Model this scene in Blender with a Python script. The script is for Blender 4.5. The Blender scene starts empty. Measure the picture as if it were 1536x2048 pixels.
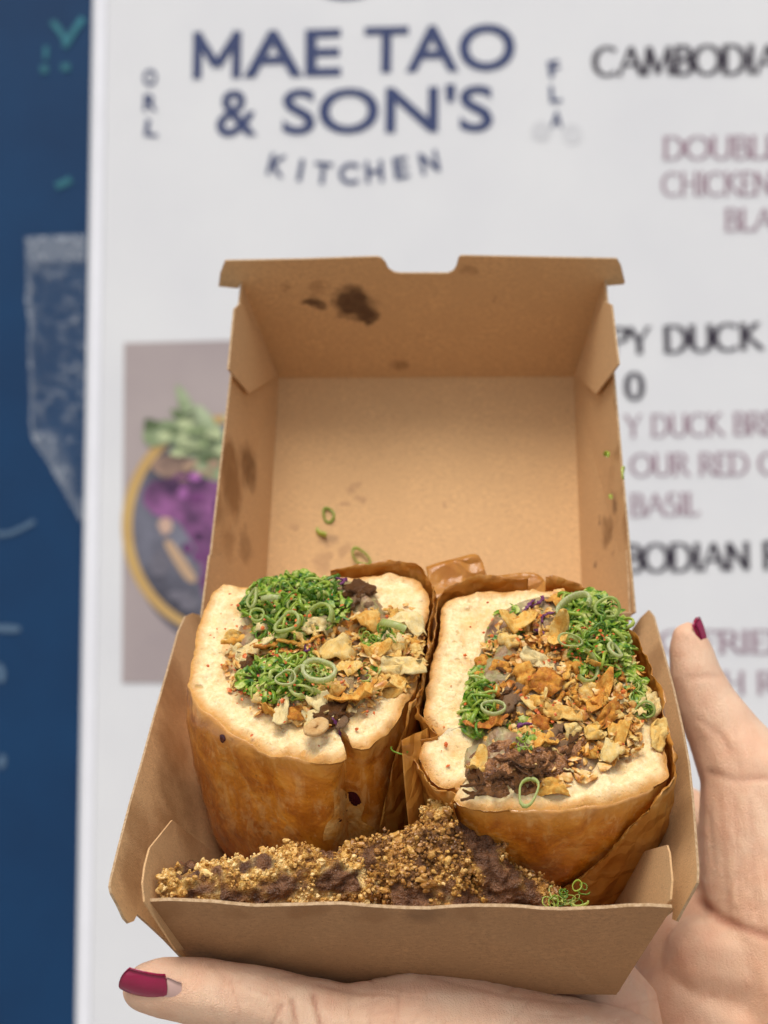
import bpy, bmesh, math, random
from mathutils import Vector, Matrix, noise as mnoise
random.seed(7)
PI = math.pi
sc = bpy.context.scene
COL = sc.collection
R = math.radians
# ---------------------------------------------------------------- camera
FPX = 3150.0                      # focal length in pixels of the 1536x2048 photograph
cam = bpy.data.cameras.new('camera'); camo = bpy.data.objects.new('camera', cam); COL.objects.link(camo)
camo.rotation_euler = (R(90), 0, 0)
cam.sensor_fit = 'VERTICAL'; cam.sensor_height = 36.0; cam.sensor_width = 27.0
cam.lens = FPX / 2048 * 36.0
cam.clip_start = 0.01; cam.clip_end = 100
cam.dof.use_dof = True; cam.dof.focus_distance = 0.415; cam.dof.aperture_fstop = 13.5
sc.camera = camo
# ---------------------------------------------------------------- light
SUN_EL, SUN_AZ = R(68), R(200)     # overcast: the brightest part of the sky is high, behind the camera
w = bpy.data.worlds.new('World'); sc.world = w; w.use_nodes = True
nt = w.node_tree; nt.nodes.clear()
sky = nt.nodes.new('ShaderNodeTexSky'); sky.sky_type = 'NISHITA'; sky.sun_disc = False
sky.sun_elevation = SUN_EL; sky.sun_rotation = SUN_AZ; sky.dust_density = 3.0
hsv = nt.nodes.new('ShaderNodeHueSaturation'); hsv.inputs['Saturation'].default_value = 0.42
bg = nt.nodes.new('ShaderNodeBackground'); bg.inputs['Strength'].default_value = 0.105
wo = nt.nodes.new('ShaderNodeOutputWorld')
nt.links.new(sky.outputs[0], hsv.inputs['Color']); nt.links.new(hsv.outputs[0], bg.inputs[0]); nt.links.new(bg.outputs[0], wo.inputs[0])
sl = bpy.data.lights.new('sun', 'SUN'); sl.energy = 1.5; sl.angle = R(28); sl.color = (1, .95, .88)
so = bpy.data.objects.new('sun', sl); COL.objects.link(so)
dirv = Vector((math.sin(SUN_AZ) * math.cos(SUN_EL), math.cos(SUN_AZ) * math.cos(SUN_EL), math.sin(SUN_EL)))  # towards the sun
so.rotation_euler = dirv.to_track_quat('Z', 'Y').to_euler(); so.location = dirv * 5
sc.view_settings.view_transform = 'Standard'; sc.view_settings.look = 'None'
sc.view_settings.exposure = 0.60; sc.view_settings.gamma = 1.0
sc.render.engine = 'CYCLES'; sc.cycles.max_bounces = 8
# ---------------------------------------------------------------- helpers
def ray(px, py): return Vector(((px - 768) / FPX, 1.0, (1024 - py) / FPX))
def at(px, py, Y): return ray(px, py) * Y
class Thing:
    """an Empty at a thing's base; meshes are given in world coordinates and stored in the thing's own"""
    def __init__(s, name, label, cat, M, group=None):
        s.o = bpy.data.objects.new(name, None); s.o.empty_display_size = .02; COL.objects.link(s.o)
        s.o.matrix_world = M; s.M = M.copy(); s.I = M.inverted()
        s.o['label'] = label; s.o['category'] = cat
        if group: s.o['group'] = group
def tag(o, label, cat, group=None):
    o['label'] = label; o['category'] = cat
    if group: o['group'] = group
def mesh(name, vs, fs, mats, I=None, smooth=True, attr=None, mi=None):
    me = bpy.data.meshes.new(name)
    me.from_pydata([(I @ Vector(v)) if I else v for v in vs], [], fs)
    for m in (mats if isinstance(mats, (list, tuple)) else [mats]): me.materials.append(m)
    if smooth: me.polygons.foreach_set('use_smooth', [True] * len(me.polygons))
    if mi: me.polygons.foreach_set('material_index', mi)
    for k, vals in (attr or {}).items():
        a = me.attributes.new(k, 'FLOAT', 'POINT'); a.data.foreach_set('value', vals)
    me.update(); return me
def part(name, vs, fs, mats, th=None, parent=None, label=None, kind=None, **kw):
    """one mesh object; vs in world coordinates; parent is a Thing or (Thing, part object)"""
    I = th.I if th else None
    o = bpy.data.objects.new(name, mesh(name, vs, fs, mats, I, **kw)); COL.objects.link(o)
    if parent: o.parent = parent
    elif th: o.parent = th.o
    if label: o['label'] = label
    if kind: o['kind'] = kind
    return o
def solo(name, vs, fs, mats, label, cat, group=None, M=None, **kw):
    """a thing that is one mesh, its origin at M"""
    M = M or Matrix.Translation(sum((Vector(v) for v in vs), Vector()) / len(vs))
    o = bpy.data.objects.new(name, mesh(name, vs, fs, mats, M.inverted(), **kw)); COL.objects.link(o)
    o.matrix_world = M; tag(o, label, cat, group); return o
def inst(name, me, Mw, th=None, label=None, cat=None, group=None):
    o = bpy.data.objects.new(name, me); COL.objects.link(o)
    if th: o.parent = th.o; o.matrix_local = th.I @ Mw
    else: o.matrix_world = Mw
    if cat: tag(o, label, cat, group)
    return o
def fbm(p, sc_, oct=3, seed=0.0):
    q = Vector(p) * sc_ + Vector((seed, seed * 1.7, -seed * .6)); v = 0; a = 1
    for _ in range(oct): v += a * mnoise.noise(q); q = q * 2.03; a *= .5
    return v
def catmull(pts, n, closed=True):
    m = len(pts); P = [Vector(p) for p in pts]; out = []
    segs = m if closed else m - 1
    for i in range(segs):
        g = (lambda j: P[j % m]) if closed else (lambda j: P[max(0, min(m - 1, j))])
        a, b, c, d = g(i - 1), g(i), g(i + 1), g(i + 2)
        for k in range(24):
            t = k / 24
            out.append(.5 * ((2 * b) + (c - a) * t + (2 * a - 5 * b + 4 * c - d) * t * t + (3 * b - a - 3 * c + d) * t ** 3))
    if not closed: out.append(P[-1])
    L = [0]; M = out + ([out[0]] if closed else [])
    for i in range(1, len(M)): L.append(L[-1] + (M[i] - M[i - 1]).length)
    res = []; j = 0; N = n if closed else n - 1
    for k in range(n):
        s = L[-1] * k / N
        while j < len(L) - 2 and L[j + 1] < s: j += 1
        f = (s - L[j]) / max(1e-12, L[j + 1] - L[j]); res.append(M[j].lerp(M[j + 1], f))
    return res
def ico(sub=1):
    bm = bmesh.new(); bmesh.ops.create_icosphere(bm, subdivisions=sub, radius=1)
    v = [x.co.copy() for x in bm.verts]; f = [[q.index for q in x.verts] for x in bm.faces]; bm.free(); return v, f
ICO = {k: ico(k) for k in (1, 2, 3, 4)}
def add_ico(vs, fs, c, r, sub=2):
    v, f = ICO[sub]; b = len(vs)
    if not isinstance(r, (tuple, list, Vector)): r = (r, r, r)
    vs += [Vector(c) + Vector((p.x * r[0], p.y * r[1], p.z * r[2])) for p in v]
    fs += [[i + b for i in q] for q in f]
def remesh(vs, fs, voxel, smooth=4, factor=.5):
    """union of overlapping balls as one continuous skin"""
    me = bpy.data.meshes.new('tmp'); me.from_pydata(vs, [], fs)
    o = bpy.data.objects.new('tmp', me); COL.objects.link(o)
    m = o.modifiers.new('r', 'REMESH'); m.mode = 'VOXEL'; m.voxel_size = voxel
    s = o.modifiers.new('s', 'SMOOTH'); s.iterations = smooth; s.factor = factor
    dg = bpy.context.evaluated_depsgraph_get(); dg.update()
    e = bpy.data.meshes.new_from_object(o.evaluated_get(dg))
    V = [v.co.copy() for v in e.vertices]; N = [v.normal.copy() for v in e.vertices]; F = [list(p.vertices) for p in e.polygons]
    bpy.data.objects.remove(o); bpy.data.meshes.remove(me); bpy.data.meshes.remove(e)
    return V, N, F
def chain(vs, fs, pts, sub=2):
    """pts: (Vector, radius) -> overlapping balls along the chain"""
    for (a, ra), (b, rb) in zip(pts, pts[1:]):
        n = max(2, int((b - a).length / (min(ra, rb) * .22)))
        for k in range(n + 1):
            t = k / n; add_ico(vs, fs, a.lerp(b, t), ra + (rb - ra) * t, sub)
def basis(o, z, x=None):
    z = Vector(z).normalized(); x = Vector(x) if x else Vector((1, 0, 0))
    y = z.cross(x).normalized(); x = y.cross(z)
    M = Matrix((x, y, z)).transposed().to_4x4(); M.translation = o; return M
# ---------------------------------------------------------------- materials
class NT:
    def __init__(s, name):
        s.m = bpy.data.materials.new(name); s.m.use_nodes = True; s.t = s.m.node_tree; s.n = s.t.nodes
        s.p = s.n['Principled BSDF']; s.out = s.n['Material Output']
        s.tc = s.n.new('ShaderNodeTexCoord'); s.oc = s.tc.outputs['Object']
    def l(s, a, b): s.t.links.new(a, b)
    def put(s, sock, v):
        if isinstance(v, bpy.types.NodeSocket): s.l(v, sock)
        elif isinstance(v, tuple) and len(v) == 3 and sock.type == 'RGBA': sock.default_value = (*v, 1)
        else: sock.default_value = v
    def noise(s, scale, detail=3, rough=.5, vec=None, dist=0, out='Fac'):
        n = s.n.new('ShaderNodeTexNoise'); s.l(vec or s.oc, n.inputs['Vector'])
        n.inputs['Scale'].default_value = scale; n.inputs['Detail'].default_value = detail
        n.inputs['Roughness'].default_value = rough; n.inputs['Distortion'].default_value = dist
        return n.outputs[out]
    def voro(s, scale, vec=None, feature='F1', rnd=1, out='Distance'):
        n = s.n.new('ShaderNodeTexVoronoi'); s.l(vec or s.oc, n.inputs['Vector']); n.feature = feature
        n.inputs['Scale'].default_value = scale; n.inputs['Randomness'].default_value = rnd; return n.outputs[out]
    def scale(s, v, vec=None):
        n = s.n.new('ShaderNodeMapping'); s.l(vec or s.oc, n.inputs['Vector']); n.inputs['Scale'].default_value = v; return n.outputs[0]
    def math(s, op, a, b=0.0, clamp=False):
        n = s.n.new('ShaderNodeMath'); n.operation = op; n.use_clamp = clamp; s.put(n.inputs[0], a); s.put(n.inputs[1], b); return n.outputs[0]
    def ramp(s, f, lo, hi, a=0.0, b=1.0):
        n = s.n.new('ShaderNodeMapRange'); n.clamp = True; s.put(n.inputs[0], f)
        for i, v in zip((1, 2, 3, 4), (lo, hi, a, b)): n.inputs[i].default_value = v
        return n.outputs[0]
    def cramp(s, f, stops):
        n = s.n.new('ShaderNodeValToRGB'); s.put(n.inputs[0], f); e = n.color_ramp.elements
        while len(e) < len(stops): e.new(.5)
        for q, (p, c) in zip(e, stops): q.position = p; q.color = (*c, 1)
        return n.outputs[0]
    def mix(s, f, a, b, mode='MIX'):
        n = s.n.new('ShaderNodeMix'); n.data_type = 'RGBA'; n.blend_type = mode; n.clamp_factor = True
        s.put(n.inputs[0], f); s.put(n.inputs[6], a); s.put(n.inputs[7], b); return n.outputs[2]
    def attr(s, name):
        n = s.n.new('ShaderNodeAttribute'); n.attribute_name = name; return n.outputs['Fac']
    def rand(s): return s.n.new('ShaderNodeObjectInfo').outputs['Random']
    def blob(s, c, r, vec):
        """1 inside a ball of radius r round c, falling to 0 at its edge"""
        n = s.n.new('ShaderNodeVectorMath'); n.operation = 'DISTANCE'; s.l(vec, n.inputs[0]); n.inputs[1].default_value = c
        return s.ramp(n.outputs['Value'], r * .5, r, 1, 0)
    def warp(s, scale, amt, vec=None):
        n = s.noise(scale, 3, out='Color', vec=vec)
        a = s.n.new('ShaderNodeVectorMath'); a.operation = 'SUBTRACT'; s.l(n, a.inputs[0]); a.inputs[1].default_value = (.5, .5, .5)
        b = s.n.new('ShaderNodeVectorMath'); b.operation = 'SCALE'; s.l(a.outputs[0], b.inputs[0]); b.inputs['Scale'].default_value = amt
        c = s.n.new('ShaderNodeVectorMath'); s.l(vec or s.oc, c.inputs[0]); s.l(b.outputs[0], c.inputs[1]); return c.outputs[0]
    def bump(s, h, strength=.3, dist=.001, nrm=None):
        n = s.n.new('ShaderNodeBump'); s.put(n.inputs['Height'], h); n.inputs['Strength'].default_value = strength; n.inputs['Distance'].default_value = dist
        if nrm: s.l(nrm, n.inputs['Normal'])
        return n.outputs[0]
    def set(s, col=None, rough=None, nrm=None, **kw):
        if col is not None: s.put(s.p.inputs['Base Color'], col)
        if rough is not None: s.put(s.p.inputs['Roughness'], rough)
        if nrm is not None: s.l(nrm, s.p.inputs['Normal'])
        for k, v in kw.items(): s.put(s.p.inputs[k.replace('_', ' ')], v)
        return s.m
    def translucent(s, col, amt, nrm=None):
        t = s.n.new('ShaderNodeBsdfTranslucent'); s.put(t.inputs[0], col); m = s.n.new('ShaderNodeMixShader'); s.put(m.inputs[0], amt)
        s.l(s.p.outputs[0], m.inputs[1]); s.l(t.outputs[0], m.inputs[2]); s.l(m.outputs[0], s.out.inputs[0]); return s.m

KRAFT_IN = (.64, .385, .175); KRAFT_OUT = (.385, .202, .085)
def kraft(name, base, stains=(), streak=None):
    """stains: (centre in object space, radius, strength, colour)"""
    s = NT(name)
    f1 = s.noise(620, 4, .75, s.scale((1, 3.0, 1.6))); f2 = s.noise(60, 4, .6); f3 = s.noise(2600, 2)
    c = s.mix(s.ramp(f1, .3, .7), tuple(x * .70 for x in base), tuple(min(1, x * 1.22) for x in base))
    c = s.mix(s.ramp(f2, .3, .75), c, tuple(x * .90 for x in base))
    c = s.mix(s.ramp(f3, .62, .74), c, tuple(x * .5 for x in base))
    rough = .82
    if stains:
        wv = s.warp(110, .011); wv = s.warp(420, .0022, wv); tot = None
        for cc, r, st, col in stains:
            b = s.math('MULTIPLY', s.blob(cc, r * 1.25, wv), s.ramp(s.noise(260, 3, .6), .25, .6, st * .7, min(1, st * 1.1)))
            c = s.mix(b, c, col); tot = b if tot is None else s.math('MAXIMUM', tot, b)
        rough = s.ramp(tot, 0, 1, .82, .5)
    return s.set(c, rough, s.bump(s.math('ADD', f1, f3), .3, .0005))

def mat_crust(name='bun_crust'):
    s = NT(name)
    n1 = s.noise(80, 6, .68, dist=.8); n2 = s.noise(240, 4, .65); n3 = s.noise(150, 3, .5, s.scale((1, 1, .45)), 1.2)
    c = s.cramp(n1, [(.27, (.27, .062, .004)), (.42, (.47, .135, .008)), (.57, (.66, .235, .018)), (.74, (.80, .41, .085))])
    n4 = s.noise(120, 5, .7, s.scale((1, 1, .6)), 2.2)
    fl = s.math('MAXIMUM', s.math('MULTIPLY', s.ramp(n3, .53, .62), s.ramp(n2, .42, .58)), s.math('MULTIPLY', s.ramp(n4, .56, .62), s.ramp(n2, .40, .52)))     # pale flakes where paper lifts off the glaze
    c = s.mix(s.math('MULTIPLY', fl, .42), c, (.80, .46, .16))
    c = s.mix(s.ramp(s.noise(420, 2), .66, .74, 0, .6), c, (.70, .38, .13))
    c = s.mix(s.ramp(s.noise(300, 2), .70, .76, 0, .6), c, (.16, .045, .01))
    top = s.attr('rim'); c = s.mix(s.math('MULTIPLY', top, .75), c, (.62, .30, .06))
    h = s.math('ADD', s.math('MULTIPLY', s.noise(95, 3, .5, s.scale((1, 1, .7)), .8), 1.6), s.math('MULTIPLY', n2, .40))
    return s.set(c, s.ramp(n2, .3, .7, .25, .48), s.bump(h, .5, .0022), Specular_IOR_Level=.5, Coat_Weight=.8, Coat_Roughness=.13)
def mat_crumb():
    s = NT('bread_crumb')
    n1 = s.noise(700, 4, .7); n2 = s.noise(130, 4, .6); v = s.voro(620, s.warp(900, .0015))
    c = s.mix(s.ramp(n1, .3, .72), (.72, .51, .23), (.92, .76, .46))
    c = s.mix(s.ramp(n2, .48, .70, 0, .45), c, (.80, .56, .22))
    c = s.mix(s.ramp(v, .05, .13, .4, 0), c, (.62, .40, .16))
    v2 = s.voro(210, s.warp(500, .003)); hole = s.math('MULTIPLY', s.ramp(v2, .10, .20, 1, 0), s.ramp(s.noise(160, 2), .42, .52))
    c = s.mix(s.math('MULTIPLY', hole, .8), c, (.58, .36, .13))
    soak = s.math('MULTIPLY', s.ramp(s.attr('edge'), .0, .30, 1, 0), s.ramp(s.noise(110, 4, .65), .42, .62))
    c = s.mix(s.math('MULTIPLY', soak, .55), c, (.70, .38, .09))
    e = s.math('ADD', s.attr('edge'), s.math('MULTIPLY', s.math('SUBTRACT', n2, .5), .16))
    toast = s.ramp(e, .60, .95); c = s.mix(s.math('MULTIPLY', toast, .9), c, (.56, .24, .035))
    sp = s.math('MULTIPLY', s.ramp(s.noise(330, 2), .68, .73), s.ramp(s.noise(90, 2), .42, .6)); c = s.mix(s.math('MULTIPLY', sp, .7), c, (.62, .25, .05))
    h = s.math('SUBTRACT', s.math('ADD', n1, s.math('MULTIPLY', s.ramp(v, 0, .35), .8)), s.math('MULTIPLY', hole, 1.4))
    return s.set(c, .8, s.bump(h, .42, .0011), Subsurface_Weight=.3, Subsurface_Radius=(.004, .002, .001), Subsurface_Scale=.6)
def mat_simple(name, c1, c2, scale, rough, bump=.3, dist=.0006, lo=.35, hi=.65, rnd=0, **kw):
    s = NT(name); n = s.noise(scale, 4, .6); c = s.mix(s.ramp(n, lo, hi), c1, c2)
    if rnd:
        h = s.n.new('ShaderNodeHueSaturation'); s.l(c, h.inputs['Color']); r = s.rand()
        s.put(h.inputs['Value'], s.ramp(r, 0, 1, 1 - rnd, 1 + rnd)); c = h.outputs[0]
    return s.set(c, rough, s.bump(s.noise(scale * 2.2, 3, .6), bump, dist), **kw)
def mat_scallion(name, stops, tr=.35, rough=.28):
    s = NT(name); r = s.rand(); n = s.noise(180, 3); nn = s.n.new('ShaderNodeVectorMath')
    c = s.cramp(s.math('ADD', s.math('MULTIPLY', r, .8), s.math('MULTIPLY', s.math('SUBTRACT', n, .4), .55)), stops)
    wv = s.noise(9, 2, vec=s.scale((1, 1, .15)))
    c = s.mix(s.ramp(wv, .42, .66, 0, .6), c, (.48, .60, .10))
    s.set(c, rough, s.bump(s.noise(12, 2, vec=s.scale((1, 1, .1))), .25, .0003), Specular_IOR_Level=.6)
    return s.translucent(c, tr)
def mat_fried(name, stops, rough=.5):
    s = NT(name); r = s.rand(); n = s.noise(1.9, 5, .75); n2 = s.noise(8, 5, .75)
    f = s.math('ADD', s.math('MULTIPLY', n, .9), s.math('MULTIPLY', s.math('SUBTRACT', r, .5), .42))
    c = s.cramp(f, stops); c = s.mix(s.ramp(n2, .54, .70, 0, .6), c, (.45, .15, .02)); c = s.mix(s.ramp(n2, .44, .34, 0, .5), c, (.94, .68, .26))
    s.set(c, rough, s.bump(n2, .6, .0009), Specular_IOR_Level=.35)
    return s.translucent(c, .10)
def mat_paper():
    s = NT('greaseproof_paper'); n = s.noise(70, 4, .6, dist=.8); n2 = s.noise(900, 3)
    c = s.cramp(n, [(.3, (.52, .195, .024)), (.55, (.68, .31, .055)), (.75, (.76, .42, .12))])
    h = s.voro(85, s.warp(60, .012), 'DISTANCE_TO_EDGE')
    s.set(c, .27, s.bump(s.math('ADD', s.math('MULTIPLY', s.ramp(h, 0, .3), .9), s.math('ADD', s.math('MULTIPLY', n2, .06), s.math('MULTIPLY', n, .6))), .55, .0022))
    return s.translucent((.60, .29, .08), .38)
def mat_skin():
    s = NT('skin'); n1 = s.noise(28, 3); n2 = s.noise(120, 4, .6); n3 = s.noise(1500, 2)
    c = s.mix(s.ramp(n1, .3, .7), (.74, .445, .28), (.82, .565, .385)); c = s.mix(s.ramp(n2, .42, .72, 0, .55), c, (.72, .36, .22))
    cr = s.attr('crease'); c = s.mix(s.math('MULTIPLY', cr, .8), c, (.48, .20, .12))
    lines = s.noise(170, 5, .65, s.scale((2.6, 1, .8)), 1.5)
    fine = s.voro(1500, s.warp(400, .003), 'DISTANCE_TO_EDGE')
    h = s.math('ADD', s.math('MULTIPLY', lines, .8), s.math('MULTIPLY', s.ramp(fine, 0, .25), .16)); h = s.math('ADD', h, s.math('MULTIPLY', n3, .16))
    return s.set(c, s.ramp(n2, .3, .7, .42, .58), s.bump(h, .5, .0011), Subsurface_Weight=.14, Subsurface_Radius=(.006, .0025, .0012), Subsurface_Scale=.7, Specular_IOR_Level=.4)
def flat(name, col, rough=.6, var=.06, scale=40, **kw):
    s = NT(name); n = s.noise(scale, 3)
    return s.set(s.mix(s.ramp(n, .3, .7), tuple(x * (1 - var) for x in col), tuple(min(1, x * (1 + var)) for x in col)), rough, **kw)
M_CRUST = mat_crust(); M_CRUMB = mat_crumb(); M_PAPER = mat_paper(); M_SKIN = mat_skin()
M_NAIL = NT('red_nail_polish'); M_NAIL = M_NAIL.set(M_NAIL.mix(M_NAIL.ramp(M_NAIL.noise(150, 2), .3, .7), (.25, .003, .040), (.30, .005, .052)), .22, Coat_Weight=.25, Coat_Roughness=.08)
M_CUT = flat('nail_base', (.62, .40, .34), .4)
M_SCAL = mat_scallion('scallion_green', [(.0, (.025, .14, .012)), (.18, (.08, .26, .016)), (.36, (.25, .43, .025)), (.56, (.47, .58, .07)), (.78, (.68, .72, .22)), (1, (.82, .82, .46))], .45, .16)
M_PALE = mat_scallion('scallion_white', [(.0, (.48, .58, .16)), (.5, (.66, .68, .32)), (1, (.80, .78, .55))], .55)
M_FRY = mat_fried('fried_onion', [(.22, (.48, .13, .010)), (.38, (.76, .32, .032)), (.52, (.90, .53, .11)), (.72, (.95, .72, .30))])
M_FRYP = mat_fried('fried_onion_pale', [(.22, (.76, .36, .05)), (.40, (.90, .60, .18)), (.65, (.94, .76, .38))])
M_MEAT = mat_simple('braised_beef', (.105, .032, .007), (.44, .185, .055), 420, .26, .9, .0016, Specular_IOR_Level=.6)
M_GREY = mat_simple('pulled_beef', (.18, .085, .035), (.44, .26, .13), 320, .4, .7, .001)
M_FILL = NT('filling_mix')
def _fill(s):
    n = s.noise(95, 3, .55); n2 = s.noise(420, 3, .6)
    c = s.cramp(n, [(.30, (.09, .04, .02)), (.42, (.26, .14, .065)), (.50, (.34, .22, .10)), (.57, (.30, .25, .10)), (.63, (.24, .14, .07)), (.74, (.44, .28, .13))])
    c = s.mix(s.ramp(n2, .60, .72, 0, .6), c, (.12, .13, .035)); c = s.mix(s.ramp(n2, .42, .3, 0, .6), c, (.55, .40, .20))
    return s.set(c, .45, s.bump(n2, .7, .0014), Specular_IOR_Level=.4)
M_FILL = _fill(M_FILL)
M_CAB = mat_simple('red_cabbage', (.07, .008, .05), (.24, .05, .18), 300, .3, .3, .0005)
M_CHILI = mat_simple('chili_flake', (.45, .06, .008), (.72, .17, .02), 400, .45)
M_CRB = NT('fried_crumb')
def _crb(s):
    n = s.noise(120, 3); r = s.attr('tone'); f = s.math('ADD', s.math('MULTIPLY', r, .75), s.math('MULTIPLY', n, .3))
    c = s.cramp(f, [(.15, (.15, .060, .014)), (.4, (.42, .19, .036)), (.62, (.66, .37, .085)), (.88, (.86, .62, .26))])
    return s.set(c, .42, s.bump(s.noise(1500, 2), .4, .0005), Subsurface_Weight=.15, Subsurface_Radius=(.002, .001, .0005), Specular_IOR_Level=.6)
M_CRB = _crb(M_CRB)
# ---------------------------------------------------------------- wall and menu board
WY = 1.2
ex = Vector((math.cos(R(5.4)), -math.sin(R(5.4)), 0)); ez = Vector((0, math.sin(R(3.4)), math.cos(R(3.4))))
ez = (ez - ex * ez.dot(ex)).normalized(); en = ex.cross(ez)
WM = Matrix((ex, ez, en)).transposed().to_4x4(); WM.translation = Vector((0, WY, 0)); WI = WM.inverted()
def wp(px, py, d=0.0):
    """photo pixel -> (u, v) on the wall plane raised d towards the camera"""
    r = ray(px, py); o = WM.translation + en * d; t = o.dot(en) / r.dot(en); q = WI @ (r * t); return q.x, q.y
def W(u, v, d): return WM @ Vector((u, v, d))
def slab(u0, u1, v0, v1, d0, d1, bev=0):
    b = bev
    vs = [W(u0, v0, d0), W(u1, v0, d0), W(u1, v1, d0), W(u0, v1, d0), W(u0, v0, d1 - b), W(u1, v0, d1 - b), W(u1, v1, d1 - b), W(u0, v1, d1 - b),
          W(u0 + b, v0 + b, d1), W(u1 - b, v0 + b, d1), W(u1 - b, v1 - b, d1), W(u0 + b, v1 - b, d1)]
    fs = [[0, 3, 2, 1]] + [[i, (i + 1) % 4, 4 + (i + 1) % 4, 4 + i] for i in range(4)] + [[4 + i, 4 + (i + 1) % 4, 8 + (i + 1) % 4, 8 + i] for i in range(4)] + [[8, 9, 10, 11]]
    return vs, fs
def polyflat(pts, d, th=.0002):
    """a flat printed shape from wall (u, v) points"""
    n = len(pts); vs = [W(u, v, d) for u, v in pts] + [W(u, v, d - th) for u, v in pts]
    bm = bmesh.new(); bv = [bm.verts.new(v) for v in vs[:n]]; es = [bm.edges.new((bv[i], bv[(i + 1) % n])) for i in range(n)]
    bmesh.ops.triangle_fill(bm, edges=es, use_beauty=True); bm.verts.index_update()
    fs = [[v.index for v in f.verts] for f in bm.faces]; bm.free()
    fs += [[i, (i + 1) % n, n + (i + 1) % n, n + i] for i in range(n)]
    return vs, fs
s_ = NT('pavement'); M_GRD = s_.set(s_.mix(s_.ramp(s_.noise(3, 5, .6), .3, .7), (.30, .285, .265), (.40, .38, .35)), .9, s_.bump(s_.noise(160, 4), .3, .004))
gv = [Vector((-30, -30, -1.3)), Vector((30, -30, -1.3)), Vector((30, 30, -1.3)), Vector((-30, 30, -1.3))]
gr = bpy.data.objects.new('ground', mesh('ground', gv, [[0, 1, 2, 3]], M_GRD, smooth=False)); COL.objects.link(gr); gr['kind'] = 'structure'; gr['label'] = 'pale concrete paving under the food stall'
s_ = NT('blue_paint'); n_ = s_.noise(14, 4); M_BLUE = s_.set(s_.mix(s_.ramp(n_, .3, .7), (.0004, .028, .088), (.001, .037, .110)), .5, s_.bump(s_.noise(6, 2), .05, .004), Specular_IOR_Level=.3)
vs, fs = slab(-1.6, 1.6, -1.4, 1.6, -.06, 0)
wall = solo('wall', vs, fs, M_BLUE, 'glossy deep blue painted wall beside and behind the white menu board', 'wall', M=WM, smooth=False)
M_BOARD = NT('board_white'); M_BOARD = M_BOARD.set(M_BOARD.mix(M_BOARD.ramp(M_BOARD.noise(12, 3), .3, .7), (.68, .68, .69), (.72, .72, .72)), .45, M_BOARD.bump(M_BOARD.noise(30, 2), .03, .001))
M_EDGE = flat('board_edge', (.80, .80, .83), .3, .02)
BD = .008
T = Thing('menu_board', 'large white printed menu board with dark blue lettering and a food photo', 'menu board', WM)
u_l = wp(166, 1024, BD)[0]
vs, fs = slab(u_l, u_l + 1.15, -.72, .62, .0005, BD, .0025); part('board', vs, fs, M_BOARD, T, smooth=False)
vs, fs = slab(u_l + .0035, u_l + .0125, -.71, .61, BD + .0002, BD + .0012, .0006); part('edge_strip', vs, fs, M_EDGE, T, smooth=False)
M_NAVY = flat('print_navy', (.024, .040, .125), .5); M_DARK = flat('print_dark', (.022, .014, .028), .5); M_MAUVE = flat('print_mauve', (.30, .19, .235), .5)
DT = BD + .0006
def sans(word, p0, p1, cap, mat, bold=0, space=1.0, parent=None):
    """word in the plain sans type between two baseline pixels, cap height in pixels"""
    a = Vector((*wp(*p0, DT), 0)); b = Vector((*wp(*p1, DT), 0)); c = Vector((*wp(p0[0], p0[1] - cap, DT), 0))
    cu = bpy.data.curves.new('t', 'FONT'); cu.body = word; cu.size = 1; cu.offset = bold; cu.space_character = space; cu.resolution_u = 4
    o = bpy.data.objects.new('t', cu); COL.objects.link(o); dg = bpy.context.evaluated_depsgraph_get(); dg.update()
    me = bpy.data.meshes.new_from_object(o.evaluated_get(dg)); V = [v.co.copy() for v in me.vertices]; F = [list(p.vertices) for p in me.polygons]
    bpy.data.objects.remove(o); bpy.data.curves.remove(cu); bpy.data.meshes.remove(me)
    x0 = min(v.x for v in V); x1 = max(v.x for v in V); y0 = min(v.y for v in V); y1 = max(v.y for v in V)
    d = b - a; e = d.normalized(); n = Vector((-e.y, e.x, 0)); h = (c - a).length
    VS = []
    for v in V:
        q = a + d * ((v.x - x0) / (x1 - x0)) + n * h * ((v.y - y0) / (y1 - y0)); VS.append(W(q.x, q.y, DT))
    return part('lettering', VS, F, mat, T, smooth=False)
sans('AE', (486, 156), (682, 151), 94, M_NAVY, .020); sans('TAO', (728, 147), (1030, 141), 94, M_NAVY, .020)
sans('&', (432, 274), (514, 272), 93, M_NAVY, .014); sans("SON'S", (564, 270), (986, 263), 95, M_NAVY, .018)
for ch, x, y, rot, wd in (('K', 549, 352, 13, 36), ('I', 597, 362, 9, 9), ('T', 643, 368, 5, 36), ('C', 697, 369, 0, 40), ('H', 750, 365, -5, 36), ('E', 805, 357, -9, 30), ('N', 863, 346, -13, 38)):
    dx = wd / 2 * math.cos(R(rot)); dy = wd / 2 * math.sin(R(rot)); sans(ch, (x - dx, y - dy), (x + dx, y + dy), 44, M_NAVY, .022)
for ch, x, y, rot in (('O', 299, 172, 0), ('R', 300, 222, 0), ('L', 301, 273, 6)):
    dx = 14 * math.cos(R(rot)); dy = 14 * math.sin(R(rot)); sans(ch, (x - dx, y - dy), (x + dx, y + dy), 34, M_NAVY, .03)
for ch, x, y, rot in (('F', 1111, 154, -10), ('L', 1112, 205, -5), ('A', 1113, 255, 0)):
    dx = 12 * math.cos(R(rot)); dy = 12 * math.sin(R(rot)); sans(ch, (x - dx, y - dy), (x + dx, y + dy), 34, M_NAVY, .03)
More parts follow.
